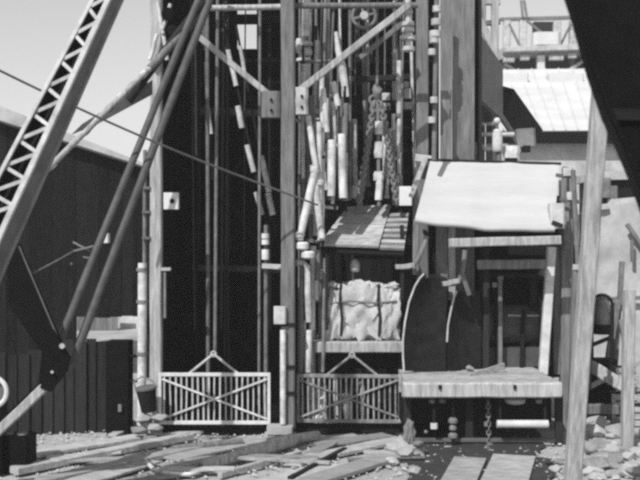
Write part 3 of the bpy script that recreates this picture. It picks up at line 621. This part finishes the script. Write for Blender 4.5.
for (x0, x1, lab) in ((503, 528, 'pale flat parapet block on the shed roof, the left one'), (549, 583, 'pale flat parapet block on the shed roof, the right one')):
    q = MB(); p0 = P(x0, 89, 57.6); p1 = P(x1, 89, 57.6); zt_ = P(0, 74, 57.6).z
    q.box(((p0.x+p1.x)/2, 58, (p0.z+zt_)/2), (p1.x-p0.x, 1.2, zt_-p0.z)); solo('roof_block', q, 'roof_pale', lab, 'roof block', p0)

# concrete wall at the right edge
CW = thing('concrete_wall', 'stained pale concrete wall at the right edge behind the tall pole', 'wall', P(620, 384, 27)); 
z0 = -.05
MB().plate([P(588, 208, 27), P(606, 206, 27), P(612, 199, 27), P(720, 190, 26.4), Vector((P(720, 0, 26.4).x, 26.4, z0)), Vector((P(588, 0, 27).x, 27, z0))], (.1, .5, 0)).build('wall_face', 'concrete', CW)
MB().bar(P(586, 209, 26.95), P(608, 206.5, 26.95), .16, .2).build('coping', 'concrete', CW); 
tim(627, 224, 648, 254, 26.6, 26.6, 4, 'timber_mid', 'slanted_strut', CW); tim(632, 240, 632, 262, 26.6, 26.6, 3, 'timber_mid', 'stub', CW)
MB().bar(P(589, 300, 26.78), P(652, 297, 26.5), .1, .1, seg=5, jit=.01).build('formwork_rail', 'timber_mid', CW)
UW = thing('low_building', 'dark topped low building between the concrete wall and the far shed', 'building', P(620, 230, 31))
MB().plate([P(596, 178, 31), P(700, 176, 31), Vector((P(700, 0, 31).x, 31, 0)), Vector((P(596, 0, 31).x, 31, 0))], (0, 2, 0)).build('wall', 'steel_dark', UW)
MB().plate([P(594, 172, 30.8), P(702, 168, 30.8), P(702, 178, 30.8), P(594, 180, 30.8)], (0, 2.4, 0)).build('parapet', 'concrete', UW)
for (x, y, r) in ((604, 188, .3), (612, 194, .25)): MB().box(P(x, y, 30.6), (r*1.2, r, r*2), .15).build('vent_cowl', 'pipe_mid', UW)
# lantern like keg in its frame
KG = thing('keg', 'round topped grey keg in a dark hoop frame beside the tall pole', 'keg', P(603, 362, 22))
MB().lathe(P(602, 328, 22), [(.17, 0), (.19, .1), (.19, .45), (.14, .62), (.05, .68)], 16).build('drum', 'steel_mid', KG)
MB().lathe(P(602, 334, 22), [(.2, 0), (.21, .05), (.21, .2), (.18, .22)], 16).build('band', 'steel_dark', KG)
q = [P(592, 362, 21.85)]+[P(602+10.5*math.cos(A), 306-11*math.sin(A), 21.85) for A in [math.pi*(1-i/10) for i in range(11)]]+[P(612, 362, 21.85)]
MB().path(q, .04, 8).build('hoop_frame', 'steel_dark', KG); MB().bar(P(592, 345, 21.85), P(612, 337, 21.85), .08).build('cross_bar', 'steel_dark', KG)
MB().box((P(602, 0, 22).x, 22.1, .78), (.6, .5, 1.0)).build('stand', 'timber_black', KG)
MB().box((P(602, 0, 22).x-.1, 22.05, .14), (1.0, .7, .28)).build('foot', 'timber_dark', KG)
# leaning pale timbers, low post by the rubble
solo('beam', MB().bar(P(590, 366, 21.3), P(634, 392, 20.6), .26, .2, seg=5, jit=.01), 'timber_pale', 'pale beam slanting down from the keg to the right edge', 'beam', P(634, 392, 20.6))
solo('beam', MB().bar(P(588, 409, 20.9), P(617, 409, 20.9), .2, .2, seg=3, jit=.01), 'timber_mid', 'short grey beam lying on the rubble right of the tall pole', 'beam', P(600, 413, 20.9))
solo('post', MB().bar(P(627, 470, 18.5), P(629, 290, 18.5), .2, .2, seg=6, jit=.01), 'timber_pale', 'pale upright post at the right edge behind the rubble', 'post', P(627, 470, 18.5))
solo('post', MB().bar(P(572, 455, 19), P(577, 268, 19), .18, .16, seg=6, jit=.006), 'timber_mid', 'slender post with a knob beside the bay, left of the tall pole', 'post', P(572, 455, 19))
t = thing('pipe_hook', 'narrow pipe rising to a hook beside the awning', 'pipe', P(577, 268, 19)); pip(578, 268, 573, 170, 19, 19, 5, 'pipe_mid', 'pipe', t); MB().box(P(577, 267, 18.95), (.16, .14, .1), .3).build('knob', 'paint_pale', t)
MB().path([P(583, 255, 19), P(584, 225, 19), P(582, 212, 19), P(578, 216, 19), P(577, 235, 19)], .03, 8).build('hook', 'steel_grey', t)

for (x0, y0_, x1, y1_, Y, ww, m, lab) in ((598, 420, 618, 300, 23, 6, 'timber_mid', 'grey pole leaning on the concrete wall, left of three'), (612, 416, 622, 262, 23.4, 5, 'timber_mid', 'grey pole leaning on the concrete wall, middle of three'), (640, 410, 622, 320, 22.6, 7, 'timber_mid', 'grey pole leaning left against the concrete wall'), (586, 388, 640, 362, 21.8, 5, 'timber_pale', 'long pale lath slung across behind the keg')):
    solo('leaning_pole', MB().bar(P(x0, y0_, Y-.5), P(x1, y1_, Y+.4), ww*Y/F, ww*Y/F*.7, seg=5, jit=.01), m, lab, 'pole', P(x0, y0_, Y-.5))
for (x, Y, z_, sz_, lab) in ((622, 21.6, 0, .62, 'pale slatted crate on the ground before the concrete wall'), (624, 21.7, .66, .5, 'smaller slatted crate stacked on the ground crate'), (640, 20.4, 0, .55, 'slatted crate half out of view at the right edge')):
    px_ = P(x, 0, Y).x; t = thing('crate', lab, 'crate', (px_, Y, z_))
    MB().box((px_, Y, z_+sz_/2), (sz_*.9, sz_*.9, sz_*.96), .02).build('inside', 'timber_dark', t)
    for k in range(4): MB().bar((px_-sz_/2, Y-sz_/2+.03, z_+sz_*(k+.5)/4), (px_+sz_/2, Y-sz_/2+.03, z_+sz_*(k+.5)/4), sz_*.2, .03, jit=.006, seg=2).build('slat', 'board_pale', t)
    for k in (-.44, .44): MB().bar((px_+k*sz_, Y-sz_/2, z_), (px_+k*sz_, Y-sz_/2, z_+sz_), sz_*.14, .03).build('corner_batten', 'board_pale', t)
# ------------------------------------------------------------------ right foreground
TP = thing('tall_pole', 'tall pale leaning pole in the right foreground', 'pole', P(570, 518, 14))
MB().bar(P(569.5, 520, 14), P(603, 60, 13.2), .215, .2, seg=16, jit=.006).build('pole_shaft', 'timber_pale', TP)
MB().bar(P(606, 118, 13.25), P(612, 96, 13.1), .12, .14).build('top_wedge', 'paint_pale', TP)
DB = thing('steel_girder', 'huge dark slanting steel girder crossing the top right corner', 'girder', P(650, 200, 8))
a, b, c, d = P(553, -55, 8), P(700, -55, 8), P(720, 215, 8.3), P(652, 215, 8.3)
MB().plate([P(553, -55, 8), P(572, 2, 8), P(590, 66, 8), P(606, 112, 8), P(622, 146, 8), P(638, 185, 8), P(652, 225, 8.0), P(760, 225, 8.0), P(700, -55, 8)], (.12, .55, 0)).build('web_plate', 'iron_black', DB)
MB().plate([P(606, 108, 7.96), P(760, 112, 7.96), P(760, 121, 7.96), P(611, 120, 7.96)], (0, .036, 0)).build('splice_plate', 'steel_dark', DB)
for (x0, y0, x1, y1) in ((553, -55, 572, 2), (572, 2, 590, 66), (590, 66, 606, 112), (606, 112, 622, 146), (622, 146, 638, 185), (638, 185, 652, 225)):
    MB().bar(P(x0+4, y0, 7.97), P(x1+4, y1, 7.97), .045, .05).build('edge_angle', 'iron_black', DB)
    for k in (.25, .75):
        p = P(x0+4+(x1-x0)*k, y0+(y1-y0)*k, 7.95); MB().lump(p, (.012, .012, .012), 0, 1).build('rivet', 'steel_dark', DB)

# ------------------------------------------------------------------ left: dark shed, hoarding
DS = thing('dark_shed', 'big dark shed with a sloping roof edge at the left', 'shed', P(60, 380, 28))
x = -120; 
while x < 152:
    ww = 11.5; Yw = 28+random.uniform(0, .03); yt_ = 84+(x+ww/2+120)/272*86-1
    MB().bar(P(x+ww/2, (316 if x > 64 else 379)+random.uniform(-1, 2), Yw), P(x+ww/2, yt_, Yw), ww*.028+.01, .05, ch=.15).build('wall_board', 'timber_black', DS); x += ww
MB().plate([P(-120, 86, 28.2), P(152, 172, 28.2), P(152, 316, 28.2), P(75, 316, 28.2), P(75, 379, 28.2), P(-120, 379, 28.2)], (0, .2, 0)).build('gable_wall', 'timber_black', DS)
MB().plate([P(-120, 58, 27.6), P(150, 165.5, 27.6), P(156, 170, 27.6), P(-120, 82, 27.6)], (0, 5, -.7)).build('roof', 'concrete', DS)
for x in (-100, 20, 149): MB().bar(Vector((P(x, 0, 28.2).x, 28.5, 0)), P(x, 316, 28.5), .25).build('post', 'timber_black', DS)
HU = thing('hut', 'small white hut glimpsed under the dark shed above the hoarding', 'hut', (P(130, 0, 44).x, 44, 0))
MB().plate([P(120, 300, 44), P(152, 300, 44), Vector((P(152, 0, 44).x, 44, 0)), Vector((P(120, 0, 44).x, 44, 0))], (0, 2, 0)).build('wall', 'paint_white', HU)
MB().plate([P(118, 296, 43.8), P(154, 296, 43.8), P(154, 300, 43.8), P(118, 300, 43.8)], (0, 2.4, 0)).build('roof', 'timber_mid', HU)
GF = thing('plank_fence', 'grey plank fence left of the white hut under the dark shed', 'fence', (P(100, 0, 43).x, 43, 0))
for i in range(9): 
    p = P(72+i*5.4, 0, 43); MB().bar((p.x, 43, 0), (p.x, 43, P(0, 296+random.uniform(-1, 1), 43).z), .22, .05).build('board', 'timber_mid', GF)
DRM = thing('drum', 'pale cable drum edge at the left side below the boom', 'drum', P(-8, 410, 16.4))
MB().tube(P(-8, 392, 16.4), P(-8, 392, 16.9), .25, n=24).build('drum_core', 'timber_mid', DRM); MB().ring(P(-8, 392, 16.38), .24, .04).build('rim', 'paint_white', DRM); MB().box((P(-8, 0, 16.6).x, 16.65, .65), (.3, .4, 1.3)).build('stand', 'timber_dark', DRM)
HB = thing('hoarding', 'weathered dark board hoarding below the dark shed', 'fence', P(70, 435, 20.3))
x = -40; i = 0
while x < 107:
    ww = random.uniform(9, 13); top = 352+random.uniform(-3, 3)-(12 if x > 60 else 0)
    Yh = 20.0+.004*x+random.uniform(-.015, .015); p = P(x+ww/2, 0, Yh)
    MB().bar((p.x, Yh, -.03), (p.x, Yh, P(0, top, Yh).z), ww*Yh/F+.004, .035, ch=.12).build('board', 'timber_dark', HB); x += ww; i += 1
MB().bar(P(-40, 372, 20.2), P(106, 368, 20.6), .12, .06).build('rail', 'timber_dark', HB)
CB = thing('dark_cabinet', 'black upright cabinet with side pins at the end of the hoarding', 'cabinet', P(119, 420, 20))
MB().box((P(119, 0, 20).x, 20.1, (P(0, 341, 20).z)/2), (.44, .5, P(0, 341, 20).z), .04).build('case', 'iron_black', CB)
for y in (356, 381): MB().tube(P(129, y, 19.9), P(137, y, 19.9), .03, n=8).build('hinge_pin', 'iron_black', CB)
MB().box(P(120, 408, 19.8), (.07, .06, .14), .2).build('latch', 'pipe_mid', CB)
BK = thing('bucket', 'dark tilted bucket on rubble at the foot of the corner post', 'bucket', P(148, 416, 19.5))
zk = P(0, 411, 19.5).z
bc = Vector((P(149, 0, 19.5).x, 19.5, zk)); ax = Vector((-.05, -.05, .46)); 
MB().tube(bc, bc+ax, .15, .2, n=18).build('pail', 'steel_dark', BK); MB().tube(bc+ax*.96, bc+ax*1.03, .21, n=18).build('rim', 'steel_grey', BK)
MB().path([bc+ax+Vector((-.2, 0, -.04)), bc+ax+Vector((-.24, 0, .12)), bc+ax+Vector((-.08, 0, .22)), bc+ax+Vector((.12, 0, .14)), bc+ax+Vector((.19, 0, .04))], .016, 6).build('bail', 'steel_mid', BK)
for k in range(9):
    MB().rock((bc.x+random.uniform(-.28, .22), 19.45+random.uniform(-.2, .2), zk*(.12+.74*k/8)), (.19, .17, .1)).build('rubble', 'stone', BK)

# ------------------------------------------------------------------ stiff legs of the derrick
DR = thing('stiffleg_derrick', 'derrick stiff legs meeting low at the left and rising to the corner post', 'derrick', P(-60, 484, 16))
def leg(x0, y0, x1, y1, Y0, Y1, wpx):
    k = (Y0+Y1)/2/F
    m = MB().tube(P(x0, y0, Y0), P(x1, y1, Y1), wpx*k/2, n=14, seg=12, jit=.004).build('leg', 'steel_leg', DR)
leg(56, 350, 207, -22, 16, 19.4, 7.5); leg(71, 366, 218, -22, 16.2, 19.5, 8.5)
tim(63, 370, -60, 486, 15.55, 15.55, 9, 'timber_pale', 'sill', DR, d=.2, jit=.005)
MB().plate([P(x, y, 15.7) for x, y in ((18, 244), (26, 264), (60, 343), (65, 360), (50, 386), (-20, 444), (-20, 438), (38, 384), (42, 352), (8, 305), (8, 262))], (.02, .09, 0)).build('bracket_plate', 'iron_black', DR)
MB().plate([P(x, y, 15.42) for x, y in ((52, 330), (60, 343), (69, 358), (66, 372), (50, 392), (40, 388), (44, 366), (46, 350))], (.01, .08, 0)).build('elbow_plate', 'iron_black', DR)
MB().path([P(19, 246, 15.69), P(26, 263, 15.69), P(60, 343, 15.69)], .014, 6).build('edge_highlight', 'steel_grey', DR)  # paler line built in as the highlight along the plate's edge
for (x, y, r) in ((62, 346, .055), (52, 372, .03)): MB().tube(P(x, y, 15.40), P(x, y, 15.34), r*.8, n=8).build('bolt', 'paint_pale', DR)
MB().box(P(104.5, 238, 17.3), (.17, .15, .17), .1).build('lamp_box', 'paint_white', DR)
IN = thing('wire_insulator', 'small cross armed wire insulator on the derrick leg with its slack wire', 'insulator', P(86, 250, 16.9))
MB().bar(P(73, 242, 16.9), P(90, 251, 16.9), .03).build('arm', 'pipe_mid', IN); MB().bar(P(74, 251, 16.85), P(94, 246, 16.85), .03).build('arm', 'pipe_mid', IN); MB().bar(P(83, 257, 16.85), P(95, 259, 16.85), .03).build('arm', 'pipe_mid', IN)
MB().path([P(74, 251, 16.85), P(60, 259, 16.5), P(45, 267, 16.2), P(28, 276, 15.9)], .014, 6).build('wire', 'pipe_mid', IN); MB().lump(P(72, 264, 16.8), (.03, .03, .03), .1).build('knob', 'pipe_mid', IN)
# pale lashed spar
SPR = thing('spar', 'pale lashed spar slanting up from the dark shed to the corner post top', 'spar', P(46, 171, 17))
pip(46, 171, 150, 68, 17, 18.7, 6, 'timber_pale', 'spar_pole', SPR, seg=8, jit=.008); pip(150, 68, 209, 5, 18.7, 19.3, 8, 'timber_mid', 'spar_pole', SPR, seg=6, jit=.008)
for k in range(9):
    t = .04+k*.11; p = P(46+104*t, 171-103*t, 17+1.7*t); q = P(46+104*(t+.035), 171-103*(t+.035), 17+1.7*(t+.035)); MB().tube(p, q, .062).build('lashing', 'timber_dark' if k % 2 else 'paint_white', SPR)
MB().plate([P(72, 134, 17.9), P(82, 124, 18), P(152, 80, 18.9), P(152, 94, 18.9), P(100, 122, 18.2)], (0, .06, 0)).build('wedge_board', 'steel_grey', SPR)
pip(128, 100, 203, 2, 18.6, 19.2, 9, 'timber_dark', 'spar_pole', SPR, seg=6, jit=.008)

# ------------------------------------------------------------------ lattice boom
BM = thing('lattice_boom', 'big latticed crane boom slanting across the upper left corner', 'boom', P(-155, 565, 12.2))
def lin(x0, y0, s, y): return x0+s*(y-y0)
def ch(which, y):
    Y = 12.4+ (480-y)/510*1.7
    if which == 'A': return P(lin(91, 3, -.532, y), y, Y+.16)
    if which == 'B': return P(lin(105, 7, -.459, y), y, Y)
    if which == 'C': return P(lin(120, 3, -.439, y), y, Y+.34)
    return ch('A', y)+ch('C', y)-ch('B', y)
yt, yb = -45, 500
for wch, ww, m in (('A', .055, 'paint_pale'), ('B', .075, 'paint_pale'), ('C', .06, 'steel_mid'), ('D', .06, 'steel_grey')): MB().bar(ch(wch, yb), ch(wch, yt), ww, ww).build('chord', m, BM)
MB().plate([ch('B', yt), ch('C', yt), ch('C', yb), ch('B', yb)], (.006, .02, 0)).build('side_plate', 'steel_grey', BM)
MB().plate([ch('D', yt), ch('C', yt), ch('C', yb), ch('D', yb)], (0, .02, 0)).build('back_plate', 'steel_dark', BM)
MB().plate([ch('A', yt), ch('D', yt), ch('D', yb), ch('A', yb)], (0, .02, 0)).build('inner_plate', 'steel_dark', BM)
y = yt; k = 0
while y < yb-30:
    st = 13.2
    p, q = (ch('A', y), ch('B', y+st)) if k % 2 == 0 else (ch('B', y), ch('A', y+st))
    MB().bar(p, q, .05, .02).build('lacing_bar', 'paint_pale', BM)
    y += st; k += 1

# ------------------------------------------------------------------ litter on the ground
def board(label, x0, y0, x1, y1, wid, th, m, name='plank', cat='plank', z=0.03, lift=0.0):
    a = G(x0, y0, z); b = G(x1, y1, z); a.z = z+th/2; b.z = z+th/2+lift
    mb = MB().bar(a, b, wid, th, hint=Vector((0, 0, 1)), seg=6, jit=.006); return solo(name, mb, m, label, cat, a)
def log(label, x0, y0, x1, y1, r0, r1, m, name='log', cat='log', z=.02):
    a = G(x0, y0, z); b = G(x1, y1, z); a.z = z+r0; b.z = z+r1
    mb = MB().tube(a, b, r0, r1, seg=8, jit=.003, n=14); return solo(name, mb, m, label, cat, a)
board('broad pale plank before the hoarding, reaching from the black block', 34, 456, 140, 438, .42, .06, 'board_pale')
board('long pale plank running in front of the broad plank to the corner post', 14, 474, 190, 439, .26, .12, 'board_pale')
board('long grey plank just behind the coiled hoop', 40, 484, 205, 448, .30, .09, 'board_grey', z=.02)
board('pale plank between the corner post and the left gate', 120, 440, 215, 431, .2, .05, 'board_pale')
log('dark grey log lying across planks below the left gate', 172, 453, 242, 446, .07, .08, 'timber_mid')
log('thick pale tapered log pointing at the middle post plinth', 206, 470, 292, 447, .09, .13, 'timber_pale')
log('short pale log with a cut end right of the plinth', 268, 448, 318, 441, .10, .10, 'timber_pale')
board('pale board leaning off the tapered log', 165, 470, 212, 462, .26, .06, 'board_pale')
board('narrow pale rail near the bottom edge below the plinth', 220, 478, 300, 456, .10, .10, 'board_pale')
board('dark narrow rail crossing below the plinth', 290, 482, 345, 452, .09, .09, 'timber_dark')
board('broad pale plank before the right gate', 300, 462, 400, 441, .40, .06, 'board_pale')
board('second broad plank nearer the bottom edge before the right gate', 310, 484, 410, 452, .46, .07, 'board_grey')
board('short pale cross board below the short cut log', 236, 459, 330, 464, .12, .05, 'board_pale', z=.10)
board('thin pale lath lying before the plinth', 190, 446, 268, 440, .09, .05, 'board_pale')
board('grey lath at the bottom edge left of the tapered log', 150, 480, 200, 474, .14, .05, 'board_grey')
board('pale broad board on black earth, the left of two before the bay', 451, 497, 470, 460, .56, .05, 'board_pale', z=.045)
board('pale broad board on black earth, the right of two before the bay', 499, 499, 514, 458, .74, .05, 'board_pale', z=.045)
board('very wide bleached board lying before the left gate', 170, 460, 262, 440, .5, .04, 'board_pale', z=.035)
board('wide bleached board at the bottom edge near the hose', 70, 486, 150, 462, .5, .04, 'board_pale', z=.035)
board('wide grey board between the short cut log and the right gate', 318, 446, 388, 436, .4, .04, 'board_grey', z=.035)
board('wide bleached board sloping to the bottom edge under the dark rail', 255, 488, 335, 466, .5, .04, 'board_pale', z=.035)
board('pale board wedged at the foot of the hoarding', 112, 437, 150, 425, .2, .05, 'board_pale', lift=.12)
rl = random.Random(21)
for k in range(12):
    x = rl.uniform(40, 400); y = rl.uniform(441, 476); L = rl.uniform(.35, 1.5); A = rl.gauss(.45, .5); p = G(x, y); z = rl.uniform(.04, .12); d_ = Vector((math.cos(A), math.sin(A), rl.uniform(-.05, .05)))*L/2
    mb = MB().bar(Vector((p.x, p.y, z))-d_, Vector((p.x, p.y, z))+d_, rl.uniform(.1, .28), rl.uniform(.02, .04), hint=Vector((0, 0, 1)), seg=4, jit=.008)
    solo('lath', mb, rl.choice(('board_pale', 'board_grey', 'board_pale', 'timber_mid')), 'broken lath in the litter of planks before the gates', 'lath', p, 'broken laths before the gates')
# coiled hoop of hose
HP = [G(x, y, .05) for x, y in ((150, 452), (146, 460), (149, 468), (160, 474), (178, 476), (196, 476), (204, 470))]
HP = [p+Vector((0, 0, .03)) for p in HP]
hs = []
for i in range(len(HP)-1):
    for k in range(4): hs.append(HP[i].lerp(HP[i+1], k/4))
hs = [sum(hs[max(0, i-2):i+3], Vector())/len(hs[max(0, i-2):i+3]) for i in range(len(hs))]
solo('hose', MB().path(hs, .035, 8), 'pipe_pale', 'pale curved hose looping over planks at the bottom left', 'hose', hs[0])
# black block bottom left
BB = thing('iron_block', 'squat black iron block at the bottom left corner', 'block', G(16, 476))
p = G(14, 474); MB().box((p.x-.06, p.y+.25, .33), (.62, .5, .56), .1).build('block', 'iron_black', BB); MB().box((p.x-.06, p.y+.25, .05), (.36, .4, .14)).build('foot', 'iron_black', BB)
for dx in (-.12, .12): MB().lump((p.x-.04+dx, p.y+.2, .63), (.1, .12, .035), .2).build('top_pad', 'pipe_mid', BB)
# pale hydrant like stump at bay corner
HY = thing('standpipe', 'pale knobbed standpipe at the left corner of the loading bay', 'standpipe', G(409, 462))
p = G(409, 458)
MB().lump((p.x-.05, p.y+.05, .12), (.34, .3, .2), .45, 3).build('mound', 'stone', HY)
MB().lump((p.x, p.y-.02, .38), (.10, .09, .3), .5, 3, 2.6).build('pipe', 'pipe_mid', HY)
MB().lump((p.x+.15, p.y-.1, .27), (.12, .07, .07), .4, 2).build('outlet', 'pipe_mid', HY)
# stones
def stones(spots, label, group, m='stone'):
    for (x, y, r) in spots:
        p = G(x, y, 0); mb = MB().rock((p.x, p.y, r*.4), (r*random.uniform(.9, 1.4), r*random.uniform(.8, 1.2), r*random.uniform(.5, .8)), 26)
        solo('stone', mb, m, label, 'stone', (p.x, p.y, 0), group, smooth=0)
stones([(591+random.uniform(0, 52), 398+random.uniform(0, 84), random.choice((.07, .1, .14, .24))*random.uniform(.8, 1.2)) for i in range(95)], 'pale broken stone in the rubble right of the tall pole', 'stones in the rubble heap')
stones([(120+random.uniform(0, 40), 420+random.uniform(0, 16), random.uniform(.04, .10)) for i in range(16)], 'small pale stone at the foot of the corner post', 'stones at the corner post')
stones([(382+random.uniform(0, 36), 450+random.uniform(0, 26), random.uniform(.05, .14)) for i in range(14)], 'pale stone piled round the standpipe', 'stones round the standpipe')
stones([(556+random.uniform(0, 18), 462+random.uniform(0, 18), random.uniform(.06, .12)) for i in range(6)], 'pale stone at the foot of the tall pole', 'stones at the tall pole')
stones([(170+random.uniform(0, 220), 438+random.uniform(0, 40), random.uniform(.02, .05)) for i in range(50)], 'small chip lying among the planks', 'chips among the planks')

# fine grit and splinters trodden into the yard
gr = MB(); rg = random.Random(3)
for k in range(3200):
    Y = rg.uniform(15.8, 21 if k % 3 else 19.6); x = rg.uniform(-6.6, 7.2)
    if -3.2 < x < 1.7 and Y > 20.1: continue
    r_ = rg.choice((.008, .012, .012, .02, .03)); c = Vector((x, Y, rg.uniform(0, .012)+.01)); A = rg.uniform(0, 6.28); e = rg.uniform(.8, 4 if rg.random() < .3 else 1.4)
    u = Vector((math.cos(A), math.sin(A), 0))*r_*e; v_ = Vector((-math.sin(A), math.cos(A), 0))*r_; h = Vector((0, 0, r_*1.1))
    gr.add([c-u-v_, c+u-v_*.7, c+u*.8+v_, c-u*.9+v_*.8, c+h-u*.4, c+h*.8+u*.5], [(0, 1, 5, 4), (1, 2, 5), (2, 3, 4, 5), (3, 0, 4)])
g_ = gr.build('grit', 'stone', smooth=0); tag(g_, 'fine grit and splinters scattered over the yard ground', 'grit', kind='stuff')

# ------------------------------------------------------------------ dusty air of the yard, added over it all to lift the blacks
hm = bpy.data.materials.new('dusty_air'); hm.use_nodes = True; hn = hm.node_tree; hn.nodes.clear()
vo = hn.nodes.new('ShaderNodeVolumePrincipled'); vo.inputs['Color'].default_value = (.9, .9, .9, 1); vo.inputs['Density'].default_value = .0012
oo = hn.nodes.new('ShaderNodeOutputMaterial'); hn.links.new(vo.outputs[0], oo.inputs['Volume'])
MATS['haze'] = hm
hz = MB().box((0, 650, 9.4), (1220, 1720, 21.0), 0).build('haze', 'haze', smooth=0)
PAR[hz]['kind'] = 'stuff'; PAR[hz]['label'] = 'thin pale dusty air hanging over the whole yard'; PAR[hz]['category'] = 'haze'
